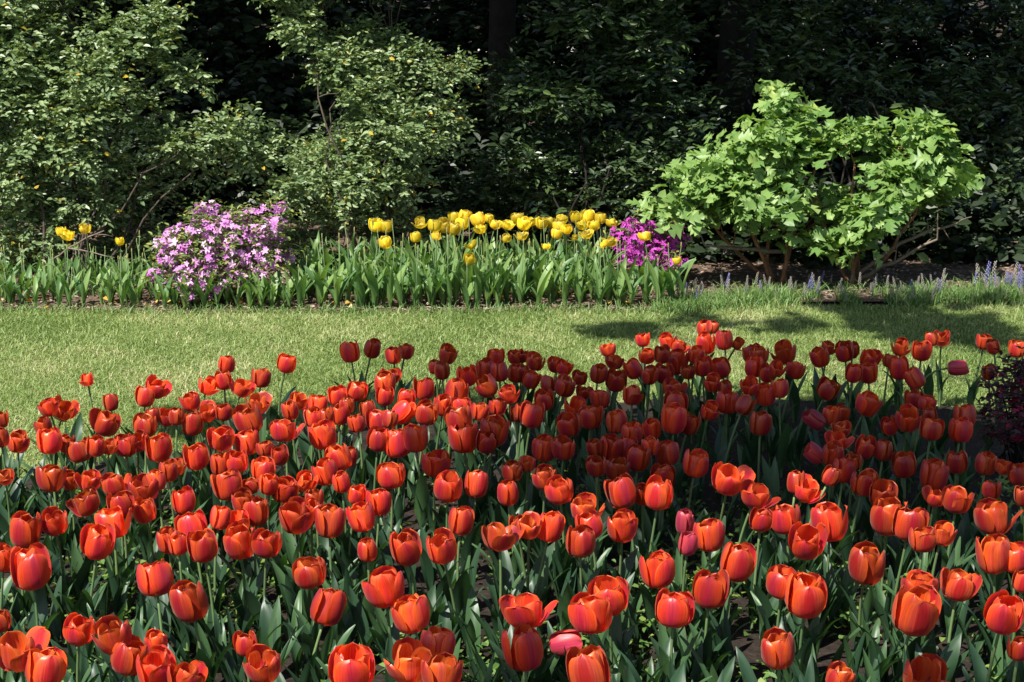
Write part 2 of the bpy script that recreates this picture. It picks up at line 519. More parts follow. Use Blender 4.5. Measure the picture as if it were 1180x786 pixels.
n = 420000
Y = 4.6 + (8.25 - 4.6) * rng.random(n)
X = (rng.random(n) * 2 - 1) * (0.3 * Y)
keep = (~in_red(X, Y - 0.02)) & (Y < np.vectorize(back_edge)(X) + 0.03)
X, Y = X[keep], Y[keep]
rn = np.clip(0.44 + 0.24 * patch_noise(X, Y) + 0.10 * patch_noise(X * 3.1 + 2, Y * 3.7) + 0.22 * rng.normal(size=len(X)), 0, 1)
o = link('lawn_grass', grass_mass('lawn_grass', X, Y, 0.024, 0.0034, M['grass'], 2.6, rn=rn))
tag(o, 'short mown grass of the lawn between the two flower beds', kind='stuff')

# ------------------------------------------------------------------ tulips: flower, stem and leaf shapes
VV = [0, .08, .2, .4, .6, .8, .92, 1]
PR = {0: ([.05, .26, .43, .52, .53, .49, .425, .34], [0, .02, .11, .33, .57, .80, .93, 1.0]),
      1: ([.05, .26, .43, .54, .585, .60, .58, .54], [0, .02, .11, .31, .54, .76, .88, .95]),
      2: ([.05, .27, .47, .66, .82, .95, 1.02, 1.05], [0, .02, .10, .27, .43, .56, .61, .60])}

def prof(v, op):
    i = min(int(op), 1)
    t = op - i
    a, b = PR[i], PR[i + 1]
    R = np.interp(v, VV, a[0]) * (1 - t) + np.interp(v, VV, b[0]) * t
    Z = np.interp(v, VV, a[1]) * (1 - t) + np.interp(v, VV, b[1]) * t
    return R, Z

def bloom_mesh(name, mat, op, tall=1.28, seed=0, loose=0.12, wide=1.0, nu=11, nv=13, droop_petal=False):
    r = random.Random(seed)
    mb = MB()
    for layer in (0, 1):
        for k in range(3):
            th = math.radians(120 * k + 60 * layer + r.uniform(-9, 9))
            o_ = min(1.95, max(0, op + r.uniform(-loose, loose) - 0.30 * layer * min(1, op + .3)))
            inn = r.uniform(0.58, 0.84)
            if droop_petal and layer == 0 and k == 0:
                o_ = 1.95
            hh = tall * (r.uniform(0.90, 1.05) - 0.03 * layer)
            ph, pm = r.uniform(0, 6), r.uniform(-0.12, 0.12)
            ruff = r.uniform(0.012, 0.045)
            cr = [(r.uniform(3, 9), r.uniform(2, 7), r.uniform(0, 6), r.uniform(.004, .011)) for _ in range(4)]
            if r.random() < 0.24:
                o_ = min(1.95, o_ + r.uniform(.25, .6))
            sid = r.uniform(-.10, .10)
            pts, uvs = [], []
            for i in range(nv):
                v = (i / (nv - 1)) ** 0.85
                R, Z = prof(v, o_)
                R *= (1.0 if layer == 0 else 0.92 + (inn - 0.92) * min(1, v * 1.5))
                hw = 0.47 * wide * (0.20 + 0.80 * min(1, v / 0.45) ** 0.75)
                if v > 0.52:
                    q = (v - 0.52) / 0.48
                    hw *= max(0.0, 1 - q ** 3.2) ** 0.55
                hw = max(hw, 0.012)
                Rc = max(R, 0.24) * 1.04
                row, ur = [], []
                for j in range(nu):
                    u = 2 * j / (nu - 1) - 1
                    a = u * hw / Rc
                    rad = R - Rc * (1 - math.cos(a))
                    rad += ruff * math.sin(2.6 * u + ph) * v * v + 0.018 * math.cos(5.5 * u) * v * (1 - 0.4 * v)
                    rad -= 0.030 * math.exp(-(u / 0.22) ** 2) * v ** 0.7 * (1 if layer == 0 else 0.5)
                    rad += sum(am * math.sin(fu * u + fv * v + p_) for fu, fv, p_, am in cr) * v ** .8
                    tan = Rc * math.sin(a) + sid * v * v
                    z = hh * Z + ruff * 0.6 * math.sin(3.1 * u + 2 * ph) * v ** 3
                    c, s = math.cos(th + pm * v), math.sin(th + pm * v)
                    row.append((rad * c - tan * s, rad * s + tan * c, z))
                    ur.append((layer * 3 + k + .02 + .96 * j / (nu - 1), v))
                pts.append(row)
                uvs.append(ur)
            mb.grid(pts, uvs)
    # pistil
    mb.tube([(0, 0, 0.02), (0, 0, 0.3 * tall)], [0.06, 0.045], 6, u=0.5)
    return mb.mesh(name, mat)

def leaf_mesh(name, mat, seed, L=1.0, W=0.2, arch=0.9, start=0.15, mi=0):
    r = random.Random(seed)
    mb = MB()
    n, m = 11, 5
    ang = start
    p = np.array((0.0, 0.0, 0.0))
    pts, uvs = [], []
    ph = r.uniform(0, 6)
    tw = r.uniform(-0.5, 0.5)
    rd = r.random()
    for i in range(n):
        v = i / (n - 1)
        w = W * (0.42 + 0.58 * math.sin(min(1, v / 0.42) * math.pi / 2)) * (max(0, 1 - max(0, (v - 0.42) / 0.58) ** 1.7)) ** 0.9
        w = max(w, 0.004)
        t = np.array((math.sin(ang), 0, math.cos(ang)))
        nv_ = np.array((-math.cos(ang), 0, math.sin(ang)))
        sd_ = np.array((0, 1.0, 0))
        q = tw * v
        sd2 = sd_ * math.cos(q) + nv_ * math.sin(q)
        nv2 = nv_ * math.cos(q) - sd_ * math.sin(q)
        fold = 0.75 * (1 - v) ** 1.2 + 0.16
        row, ur = [], []
        for j in range(m):
            u = 2 * j / (m - 1) - 1
            a = u * w * 0.5
            row.append(p + sd2 * a * math.cos(fold * 0.9) + nv2 * (abs(a) * math.sin(fold * 0.9) + 0.012 * math.sin(7 * v + ph + u * 1.5) * abs(u) * L))
            ur.append((rd, v))
        pts.append(row)
        uvs.append(ur)
        p = p + t * L / (n - 1)
        ang += arch / (n - 1) * (0.4 + 1.3 * v)
    mb.grid(pts, uvs)
    return mb.mesh(name, mat)

RED_C = [bloom_mesh('tulip_bloom', M['red'], 0.05 + 0.07 * (i % 5), 1.10 + 0.05 * (i % 4), 100 + i, 0.14) for i in range(14)]
RED_H = [bloom_mesh('tulip_bloom', M['red'], 0.36 + 0.08 * (i % 5), 1.04 + 0.05 * (i % 3), 200 + i, 0.28) for i in range(14)]
RED_O = [bloom_mesh('tulip_bloom', M['red'], 0.72 + 0.11 * (i % 5), 1.00 + 0.04 * (i % 3), 300 + i, 0.38) for i in range(14)]
RED_F = [bloom_mesh('tulip_bloom', M['red'], 0.5, 1.15, 400 + i, 0.2, droop_petal=True) for i in range(2)]
PINK_C = [bloom_mesh('tulip_bloom', M['pink'], 0.0, 1.42, 500 + i, 0.03, wide=1.05) for i in range(3)]
YEL_H = [bloom_mesh('tulip_bloom', M['yellow'], 0.35 + 0.1 * (i % 4), 1.05, 600 + i, 0.25) for i in range(6)]
YEL_O = [bloom_mesh('tulip_bloom', M['yellow'], 1.15 + 0.12 * (i % 4), 0.95, 700 + i, 0.3) for i in range(5)]
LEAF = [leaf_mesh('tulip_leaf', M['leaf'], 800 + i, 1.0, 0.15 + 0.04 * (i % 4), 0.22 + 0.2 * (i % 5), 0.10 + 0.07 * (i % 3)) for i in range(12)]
SLEAF = [leaf_mesh('tulip_leaf', M['leaf2'], 900 + i, 1.0, 0.11 + 0.03 * (i % 4), 0.2 + 0.32 * (i % 5), 0.10 + 0.09 * (i % 3)) for i in range(12)]

def bez(a, b, c, d, n):
    t = np.linspace(0, 1, n)[:, None]
    return (1 - t) ** 3 * a + 3 * (1 - t) ** 2 * t * b + 3 * (1 - t) * t * t * c + t ** 3 * d

def axis_from(lean_r, lean_b):
    """Flower axis leaning lean_r degrees to the right of the picture and lean_b degrees away."""
    v = Vector((math.sin(math.radians(lean_r)), math.sin(math.radians(lean_b)), 0))
    z = math.sqrt(max(0.0, 1 - v.length_squared))
    if abs(lean_r) > 90:
        z = -0.1
    v.z = z
    return v.normalized()

DRIFT = []                                  # (mesh, matrix, slot) of the tulips too small to be things of their own

def tulip(name, bloom, centre, width, lean, label, cat, group, rnd, stem_len=None, leaves=3, leafset=LEAF, leaf_len=0.21, stem_r=0.0034,
          ground=0.0, drift=None, base_shift=None, green=None):
    """One tulip: base on the ground, stem bending up into the flower, leaves from the foot."""
    ax = axis_from(*lean)
    ht = 0.62 * width                       # half the flower's height along its axis
    c = Vector(map(float, centre))
    foot = c - ax * ht                      # where the stem meets the flower
    if base_shift is None:
        bx = foot.x - ax.x * foot.z * 0.55 + rnd.uniform(-.012, .012)
        by = foot.y - ax.y * foot.z * 0.55 + rnd.uniform(-.012, .012)
    else:
        bx, by = foot.x + base_shift[0], foot.y + base_shift[1]
    base = Vector((bx, by, ground))
    d = np.array(foot - base)
    L = float(np.linalg.norm(d))
    a = np.zeros(3)
    pts = bez(a, a + np.array((0, 0, L * 0.45)) + d * 0.05 * np.array((1, 1, 0)), d - np.array(ax) * L * 0.38, d + np.array(ax) * width * 0.03, 9)
    u = rnd.random()
    sm = MB().tube(pts, [stem_r * (1.15 - 0.25 * i / 8) for i in range(9)], 6, u=u)
    rot = ax.to_track_quat('Z', 'Y').to_matrix().to_4x4() @ Matrix.Rotation(rnd.uniform(0, 6.28), 4, 'Z')
    bm_ = Matrix.Translation(Vector(d)) @ rot @ Matrix.Scale(width, 4)
    lm = []
    a0 = rnd.uniform(0, 6.28)
    for q in range(leaves):
        an = a0 + q * 2.2 + rnd.uniform(-.4, .4)
        s = leaf_len * rnd.uniform(0.72, 1.15) * (1 - 0.12 * q)
        lm.append((rnd.choice(leafset), Matrix.Translation((0, 0, 0.004 + 0.014 * q)) @ Matrix.Rotation(an, 4, 'Z') @ Matrix.Diagonal((s, s * rnd.uniform(0.85, 1.15), s, 1))))
    if drift is not None:
        B = Matrix.Translation(base)
        drift.append((bloom, B @ bm_, 0))
        drift.append((sm.mesh('s', M['stem']), B, 1))
        for me, mx in lm:
            drift.append((me, B @ mx, 2))
        return None
    root = thing(name, base, label, cat, group)
    b = link('bloom', bloom, root)
    b.matrix_local = bm_
    sm.build('stem', M['stem'], root)
    for me, mx in lm:
        l = link('leaf', me, root)
        l.matrix_local = mx
    return root

def merge(name, items, mats):
    bm = bmesh.new()
    for me, mx, slot in items:
        nv, nf = len(bm.verts), len(bm.faces)
        bm.from_mesh(me)
        bm.verts.ensure_lookup_table()
        bm.faces.ensure_lookup_table()
        bmesh.ops.transform(bm, matrix=mx, verts=bm.verts[nv:])
        for f in bm.faces[nf:]:
            f.material_index = slot
    me = bpy.data.meshes.new(name)
    bm.to_mesh(me)
    bm.free()
    for m in mats:
        me.materials.append(m)
    return link(name, me)

# red tulips as seen: windows of the photograph (origin, scale), then x, y, width in the window, kind, lean
#  c closed, h half open, o wide open, f with a hanging petal, p pink closed
W1 = 5.615
RED = []
def win(ox, oy, sc, rows):
    for r_ in rows:
        x, y, w, k = r_[:4]
        RED.append([ox + x / sc, oy + y / sc, w / sc, k, r_[4] if len(r_) > 4 else None])
win(0, 380, W1, [(310, 495, 125, 'o'), (420, 510, 150, 'o', 22), (565, 320, 95, 'f'), (715, 470, 80, 'c'), (690, 590, 185, 'o', 20), (1020, 365, 150, 'o', 25),
    (940, 430, 120, 'c'), (985, 555, 80, 'c'), (1085, 560, 120, 'o', 15), (5, 580, 60, 'c'), (115, 715, 150, 'o'), (5, 700, 60, 'c'), (320, 710, 160, 'c'),
    (280, 620, 110, 'h'), (435, 740, 100, 'c'), (510, 770, 170, 'o'), (615, 745, 130, 'h'), (705, 750, 100, 'o'), (940, 610, 145, 'h'), (815, 740, 140, 'c'),
    (890, 715, 140, 'o'), (1025, 755, 170, 'h')])
win(200, 380, W1, [(345, 215, 110, 'h', 8), (325, 325, 110, 'c'), (225, 355, 125, 'o', 20), (105, 455, 135, 'o', -10), (450, 365, 130, 'o', 20), (565, 305, 120, 'c'),
    (735, 210, 120, 'h', 15), (545, 465, 145, 'o', 10), (215, 525, 135, 'o'), (120, 605, 138, 'c'), (325, 525, 110, 'h'), (20, 560, 90, 'c'), (480, 575, 178, 'h'),
    (815, 450, 125, 'o', 12), (755, 520, 110, 'h'), (710, 630, 180, 'o'), (935, 465, 125, 'h'), (905, 565, 115, 'c'), (1060, 420, 120, 'h'), (990, 555, 70, 'c'),
    (1075, 540, 130, 'h'), (965, 670, 175, 'h'), (310, 690, 178, 'o'), (475, 720, 155, 'h')])
win(400, 380, W1, [(20, 140, 125, 'c', -8), (165, 120, 110, 'c', 14), (300, 160, 105, 'c', -4), (380, 130, 105, 'h', 12), (655, 155, 125, 'o', 16), (615, 265, 100, 'c'),
    (570, 235, 70, 'c'), (295, 290, 110, 'o', 10), (245, 350, 138, 'c'), (245, 425, 115, 'h'), (65, 385, 130, 'h'), (495, 375, 135, 'h'), (385, 445, 115, 'h'),
    (515, 530, 150, 'c'), (365, 530, 140, 'c'), (710, 395, 150, 'h'), (625, 490, 120, 'c'), (740, 490, 120, 'c'), (775, 290, 130, 'c'), (965, 165, 110, 'h'),
    (890, 250, 120, 'c'), (1090, 165, 110, 'o'), (985, 270, 115, 'c'), (1095, 275, 115, 'c'), (900, 360, 135, 'h'), (1040, 410, 130, 'o', -12), (975, 490, 110, 'h'),
    (860, 525, 110, 'c'), (1100, 540, 90, 'c'), (720, 575, 160, 'h'), (755, 690, 185, 'c'), (955, 650, 175, 'h'), (900, 720, 135, 'c'), (200, 580, 150, 'h'),
    (280, 580, 100, 'c'), (60, 600, 110, 'c'), (130, 510, 100, 'c'), (205, 700, 150, 'h'), (320, 730, 170, 'c'), (440, 700, 160, 'c'), (0, 490, 90, 'c')])
win(600, 360, W1, [(10, 280, 80, 'o'), (10, 390, 90, 'c'), (100, 310, 125, 'o', 14), (70, 430, 110, 'c'), (230, 330, 115, 'o'), (285, 350, 110, 'o', 18), (385, 420, 100, 'o'),
    (180, 460, 100, 'c'), (290, 470, 130, 'h'), (150, 560, 128, 'c'), (75, 660, 150, 'c'), (10, 640, 80, 'c'), (410, 510, 100, 'o'), (355, 600, 140, 'o'),
    (310, 720, 145, 'h'), (455, 670, 145, 'c'), (515, 550, 125, 'h'), (565, 230, 105, 'o'), (610, 310, 110, 'o', 12), (505, 395, 110, 'h'), (620, 430, 140, 'h'),
    (725, 365, 115, 'c'), (720, 530, 150, 'f'), (620, 700, 140, 'c'), (790, 170, 90, 'h'), (950, 180, 110, 'o', -8), (1030, 210, 110, 'o', 24), (815, 275, 110, 'o'),
    (835, 405, 105, 'c'), (915, 270, 105, 'c'), (1010, 320, 140, 'h'), (1080, 380, 85, 'h'), (930, 390, 120, 'c'), (990, 480, 140, 'o'), (1000, 600, 155, 'c'),
    (990, 690, 165, 'c'), (1095, 710, 135, 'c'), (720, 770, 140, 'h'), (850, 755, 115, 'c')])
win(780, 360, W1, [(180, 95, 100, 'h'), (235, 90, 70, 'h', 18), (190, 200, 120, 'c'), (125, 270, 110, 'c'), (305, 180, 110, 'c'), (400, 195, 90, 'o', 25), (270, 350, 140, 'h'),
    (165, 350, 110, 'c'), (230, 450, 120, 'o'), (310, 490, 85, 'c'), (215, 630, 125, 'o'), (325, 570, 145, 'h'), (440, 595, 120, 'c'), (470, 470, 125, 'o'),
    (535, 270, 125, 'o'), (480, 255, 120, 'h', -10), (500, 350, 120, 'c'), (590, 390, 110, 'h'), (570, 530, 130, 'c'), (665, 490, 110, 'c'), (650, 360, 110, 'o'),
    (690, 250, 160, 'o', -14), (770, 365, 115, 'h', 14), (540, 715, 140, 'c'), (925, 285, 120, 'c'), (985, 220, 100, 'o'), (1085, 250, 120, 'c'),
    (985, 490, 135, 'h', 24), (900, 700, 140, 'p', -50), (1000, 660, 110, 'c'), (1070, 640, 110, 'h'), (1060, 745, 120, 'o')])
win(980, 360, W1, [(10, 240, 100, 'c'), (20, 390, 110, 'c'), (130, 290, 140, 'o', 16), (115, 390, 120, 'c'), (325, 220, 118, 'o'), (255, 305, 100, 'o'), (315, 360, 130, 'c'),
    (460, 240, 125, 'h'), (415, 425, 125, 'c', -30), (590, 160, 110, 'o'), (525, 170, 80, 'c'), (685, 360, 125, 'p', 88), (870, 180, 105, 'h'), (925, 220, 70, 'c'),
    (1080, 230, 110, 'c'), (895, 385, 55, 'c'), (120, 585, 165, 'o', 22), (410, 550, 120, 'h'), (500, 580, 110, 'h'), (375, 680, 175, 'o'), (510, 660, 90, 'h'),
    (525, 740, 150, 'h'), (250, 730, 110, 'c'), (740, 670, 140, 'h'), (715, 750, 155, 'c')])
win(0, 500, W1, [(30, 270, 100, 'o'), (330, 270, 178, 'h'), (450, 300, 75, 'c'), (580, 290, 150, 'o'), (740, 310, 178, 'o'), (545, 430, 190, 'o', -18), (930, 340, 195, 'o'),
    (930, 490, 150, 'h'), (1090, 240, 120, 'c'), (1010, 300, 120, 'c'), (780, 450, 170, 'c'), (730, 560, 198, 'h'), (350, 560, 183, 'o'), (170, 625, 198, 'c', 10),
    (630, 690, 205, 'h'), (1090, 690, 145, 'c')])
win(200, 500, W1, [(145, 140, 160, 'h'), (20, 210, 100, 'o'), (310, 190, 140, 'c'), (410, 170, 155, 'o'), (345, 325, 178, 'h'), (575, 220, 150, 'h'), (590, 85, 90, 'h'),
    (685, 140, 110, 'c'), (620, 320, 130, 'c'), (720, 345, 172, 'h'), (860, 300, 140, 'o', 18), (500, 330, 100, 'o'), (65, 430, 148, 'c'), (455, 430, 165, 'o'),
    (300, 545, 130, 'c'), (535, 500, 165, 'h'), (410, 560, 165, 'o'), (115, 590, 195, 'h'), (30, 710, 120, 'h'), (185, 720, 190, 'h'), (430, 690, 205, 'h'),
    (605, 690, 185, 'h'), (790, 525, 225, 'o'), (895, 490, 110, 'c'), (1010, 565, 185, 'c'), (910, 420, 90, 'c'), (980, 240, 158, 'h'), (1070, 150, 160, 'h'), (1085, 315, 60, 'c')])
win(400, 500, W1, [(10, 150, 90, 'c'), (575, 175, 175, 'h'), (280, 250, 178, 'h'), (655, 330, 188, 'h'), (835, 325, 150, 'c'), (1040, 380, 143, 'c'), (1070, 230, 130, 'h'),
    (60, 390, 110, 'c'), (205, 430, 165, 'c'), (90, 530, 175, 'h'), (740, 560, 163, 'h'), (985, 640, 215, 'o'), (1110, 590, 90, 'h'), (380, 740, 195, 'c'),
    (610, 730, 190, 'h'), (130, 750, 130, 'h')])
win(600, 490, W1, [(45, 240, 110, 'o'), (155, 140, 160, 'c'), (280, 140, 145, 'h'), (155, 330, 150, 'h'), (250, 405, 178, 'h'), (490, 255, 130, 'h'), (480, 140, 70, 'c'),
    (585, 145, 148, 'c'), (690, 150, 140, 'c'), (760, 210, 150, 'c'), (840, 130, 110, 'c'), (945, 170, 158, 'h'), (630, 270, 155, 'h'), (650, 430, 188, 'c'), (790, 450, 120, 'c'),
    (895, 440, 185, 'c'), (920, 320, 165, 'h'), (420, 530, 195, 'o'), (440, 640, 170, 'h'), (385, 740, 195, 'h'), (655, 650, 183, 'h'), (190, 650, 178, 'c'),
    (50, 650, 160, 'o'), (1065, 640, 120, 'p', 4), (1080, 770, 75, 'p', 3)])
win(780, 490, W1, [(125, 240, 165, 'c'), (340, 330, 225, 'o'), (520, 440, 190, 'o', 18), (545, 600, 150, 'h'), (700, 590, 195, 'h'), (850, 410, 170, 'o', 18), (770, 380, 85, 'p', 6),
    (990, 620, 225, 'h'), (840, 740, 240, 'o'), (210, 700, 198, 'h'), (895, 190, 140, 'p', -48), (1010, 180, 140, 'c'), (1080, 290, 140, 'c'), (1000, 330, 90, 'c'), (1040, 90, 135, 'o')])
win(980, 490, W1, [(95, 140, 130, 'c'), (215, 160, 120, 'h'), (345, 245, 163, 'c'), (20, 230, 90, 'c'), (90, 360, 165, 'h', 8), (205, 430, 170, 'h'), (540, 320, 175, 'c'),
    (690, 230, 140, 'c'), (880, 240, 140, 'h'), (990, 260, 110, 'o', 10), (1085, 310, 130, 'h'), (1118, 460, 90, 'c'), (915, 410, 120, 'c'), (250, 580, 230, 'h'),
    (380, 620, 215, 'h'), (555, 460, 130, 'o'), (690, 470, 190, 'o'), (925, 580, 240, 'o'), (470, 720, 170, 'h'), (600, 690, 165, 'o')])
W2 = 3.64
win(0, 570, W2, [(125, 305, 163, 'h', -6), (15, 265, 100, 'c'), (650, 340, 148, 'h', -8), (795, 445, 150, 'c', -8), (335, 555, 128, 'h'), (470, 585, 160, 'o', -14), (545, 670, 148, 'h'),
    (655, 620, 85, 'h'), (655, 720, 178, 'o'), (780, 760, 150, 'o'), (70, 640, 185, 'o'), (190, 720, 163, 'h'), (0, 525, 60, 'c'), (1030, 620, 90, 'c')])
win(290, 570, W2, [(45, 705, 160, 'o'), (240, 315, 133, 'h'), (320, 465, 143, 'c', 16), (555, 380, 158, 'h', -6), (665, 490, 153, 'h'), (420, 710, 188, 'h'), (665, 690, 185, 'o'),
    (780, 620, 140, 'h'), (800, 740, 170, 'o')])
win(580, 570, W2, [(90, 470, 172, 'o'), (85, 640, 168, 'c'), (255, 620, 135, 'p', 72), (360, 735, 178, 'h'), (440, 410, 162, 'h', -4), (370, 480, 172, 'h'), (645, 310, 138, 'c'),
    (720, 460, 163, 'h', 4), (870, 390, 148, 'h'), (985, 280, 143, 'h')])
win(880, 570, W2, [(85, 355, 140, 'h'), (180, 415, 172, 'c'), (60, 650, 140, 'c'), (435, 290, 150, 'h'), (640, 480, 200, 'h'), (655, 375, 160, 'o'), (820, 365, 150, 'o'),
    (965, 250, 140, 'c'), (1050, 250, 130, 'h'), (1010, 490, 160, 'c'), (1070, 640, 90, 'c'), (680, 760, 190, 'o'), (320, 770, 110, 'h'), (1088, 360, 70, 'h')])

# the flowers one can point at: nearest entry to each spot takes the label, and serves as a landmark for its neighbours
MARKS = [
    (650, 740, 'pink-red tulip fallen sideways at the front edge of the bed', 'the fallen pink-red tulip'),
    (1102, 424, 'pink-red tulip bent flat sideways over the lawn on an arching stem', 'the tulip bent flat over the lawn'),
    (1054, 436, 'drooping pink-red tulip with a spot of sun, lawn behind its petals', 'the drooping sun-spotted tulip'),
    (101, 437, 'torn dark red tulip with one hanging petal, alone against the lawn', 'the torn tulip with a hanging petal'),
    (331, 417, 'lone dark red tulip leaning right on a bare stem over the lawn', 'the lone leaning tulip over the lawn'),
    (404, 405, 'dark red tulip, left one of a pair tall against the lawn', 'the tall pair against the lawn'),
    (429, 401, 'dark red tulip, right one of a pair tall against the lawn', ''),
    (453, 408, 'dark red tulip, pointed, left one of two touching on thin stems', 'the two touching tulips on thin stems'),
    (467, 403, 'dark red tulip, rounded, right one of two touching on thin stems', ''),
    (517, 408, 'open dark red tulip leaning right above a smaller closed one', 'the open tulip above a smaller one'),
    (739, 390, 'small dark ragged tulip standing back by itself in front of lawn', 'the small dark ragged tulip'),
    (812, 377, 'ragged red tulip farthest back of all, toward the light green lobed shrub', 'the tulip farthest back'),
    (903, 405, 'open crimson tulip leaning left at the back of the shaded part', 'the open crimson back tulip'),
    (1085, 388, 'tall wide red tulip on a straight stem over shaded lawn', 'the tall straight one over shaded lawn'),
    (1135, 392, 'red tulip on a tall stem just beside the wine-red shrub', 'the tall one by the wine-red shrub'),
    (940, 485, 'mauve-pink tulip, upper one of two leaning left in the shade', 'the upper mauve tulip'),
    (939, 524, 'mauve-pink tulip, lower one of two nodding left in the shade', 'the lower mauve tulip'),
    (790, 604, 'raspberry pink closed tulip standing over a tiny pink bud', 'the raspberry pink tulip'),
    (792, 627, 'tiny closed pink tulip bud beside an orange-red tulip', 'the tiny pink bud'),
    (841, 549, 'broad wide-open red tulip in a sunny spot amid shaded ones', 'the broad wide-open tulip'),
    (874, 568, 'open dark red tulip tipped to the right in the shade', 'the tipped dark tulip'),
    (1056, 702, 'biggest dark red tulip, half open, near the front right corner', 'the biggest dark tulip'),
    (681, 702, 'brightest orange-red tulip with sun on its front petals', 'the brightest front tulip'),
    (778, 696, 'tall orange-red tulip with one side purple, open top, near front', 'the half-purple tulip'),
    (378, 698, 'deep red closed tulip leaning right on a slanting stem', 'the right-leaning closed tulip'),
    (218, 692, 'deep red egg-shaped tulip with tightly shut petals near the front', 'the deep red egg-shaped tulip'),
    (34, 654, 'coral red half-open tulip leaning left near the left edge', 'the coral tulip by the left edge'),
    (112, 623, 'coral tulip with pale pointed petals, alone above dark leaves', 'the coral pale-petalled tulip'),
    (999, 650, 'upright orange tulip with petals parted on a straight stem', 'the upright parted orange tulip'),
    (357, 657, 'small orange tulip just above the right-leaning closed one', 'the small orange tulip'),
    (341, 593, 'very wide orange tulip showing its bright inner petals', 'the very wide orange tulip'),
    (532, 600, 'narrow orange tulip standing alone above dark leaves', 'the narrow lone orange tulip'),
    (575, 614, 'wide open orange tulip with a scooped front petal', 'the scooped open tulip'),
    (717, 606, 'orange-red tulip with a pink right side, standing free', 'the pink-sided tulip'),
    (393, 556, 'tiny half-grown red bud below a pair of large tulips', 'the tiny half-grown bud'),
    (145, 512, 'purple-red closed tulip in front of an open one', 'the purple-red closed tulip'),
    (59, 548, 'bright red tulip above a gap of bare soil at the left', 'the red tulip over bare soil'),
    (62, 600, 'wide open dark cup of a tulip beside a coral one', 'the wide dark cup'),
    (1145, 593, 'very broad open orange tulip beside bare soil at the right', 'the broad tulip by bare soil'),
    (517, 559, 'large orange tulip, left one of a close pair on tall stems', 'the close pair on tall stems'),
    (1041, 534, 'narrow dark tulip shut tight in deep shade, alone on its stem', 'the narrow shut tulip in shade'),
    (602, 746, 'dark red shut tulip touching the fallen pink-red one', ''),
    (62, 466, 'open red tulip, the fuller of two touching before the sunny lawn', 'the touching two before sunny lawn'),
]
taken = {}
for mx_, my_, lab, short in MARKS:
    best = min((i for i in range(len(RED)) if i not in taken), key=lambda i: (RED[i][0] - mx_) ** 2 + (RED[i][1] - my_) ** 2)
    taken[best] = (lab, short)
order = sorted(range(len(RED)), key=lambda i: -RED[i][2] * (3 if i in taken else 1))
N_THINGS = 305
as_thing = set(order[:N_THINGS])

WORD = {'c': 'closed red tulip', 'h': 'half-open red tulip', 'o': 'wide-open red tulip', 'f': 'red tulip with a loose petal', 'p': 'pinkish closed tulip'}
ORD = ['', 'second ', 'third ', 'fourth ', 'fifth ', 'sixth ', 'seventh ', 'eighth ', 'ninth ', 'tenth ', 'eleventh ', 'twelfth ', 'thirteenth ', 'fourteenth ', 'fifteenth ', 'sixteenth ', 'seventeenth ', 'eighteenth ', 'nineteenth ', 'twentieth ']
lm_list = [(i, taken[i][1]) for i in taken if taken[i][1]]
buckets = {}
for i in as_thing:
    if i in taken:
        continue
    x, y = RED[i][0], RED[i][1]
    j, short = min(lm_list, key=lambda q: (RED[q[0]][0] - x) ** 2 + (1.3 * (RED[q[0]][1] - y)) ** 2)
    dx, dy = x - RED[j][0], (y - RED[j][1]) * 1.3
    dr = ('right of' if dx > 0 else 'left of') if abs(dx) > abs(dy) else ('in front of' if dy > 0 else 'behind')
    buckets.setdefault((short, dr), []).append((dx * dx + dy * dy, i))
RLABEL = {}
print('BUCKETS', len(RED), sorted(((len(v), k) for k, v in buckets.items()), reverse=True)[:14])
for (short, dr), lst in buckets.items():
    for q, (_, i) in enumerate(sorted(lst)):
        RLABEL[i] = f"{WORD[RED[i][3]]}, {ORD[q] if q else 'first '}tulip {dr} {short}"
for i in taken:
    RLABEL[i] = taken[i][0]

rnd = random.Random(11)
for i, (px, py, w, k, ln) in enumerate(RED):
    hz = 0.268 + rnd.uniform(-0.022, 0.022)
    if k == 'p' and abs(ln) > 60:
        hz = 0.22 if py < 600 else 0.17
    p = on_z(px, py, hz)
    wid = min(0.094, max(0.044, w / kpx(p)))
    lr = ln if ln is not None else rnd.gauss(0, 6)
    lb = rnd.gauss(-5, 7)
    if ln is None and rnd.random() < .12:
        lr = rnd.gauss(0, 16)
    wid *= .95
    if k in 'c':
        me = rnd.choice(RED_C)
    elif k == 'h':
        me = rnd.choice(RED_H + RED_C[:3])
    elif k == 'o':
        me, wid = rnd.choice(RED_O), wid * 0.90
        lb = rnd.gauss(-12, 8)
    elif k == 'f':
        me, wid = rnd.choice(RED_F), wid * 0.8
    else:
        me, wid = rnd.choice(PINK_C), wid * (0.8 if abs(ln) > 40 else 1)
    bs = None
    if ln is not None and abs(ln) > 40:
        sg = 1 if ln > 0 else -1
        bs = (-sg * 0.13, 0.0)
        if px > 1080:
            bs = (-0.13, -0.05)
    g = {'p': 'pink tulips among the red ones'}.get(k, 'red tulips in the front bed')
    tulip('tulip', me, p, wid, (lr, lb), RLABEL.get(i), 'tulip', g, rnd, leaves=rnd.choice((2, 3, 3)), base_shift=bs,
          drift=None if i in as_thing else DRIFT, leaf_len=0.185)
if DRIFT:
    o = merge('tulip_drift', DRIFT, [M['red'], M['stem'], M['leaf']])
    tag(o, 'the smallest red tulips half hidden between the others in the bed', kind='stuff')

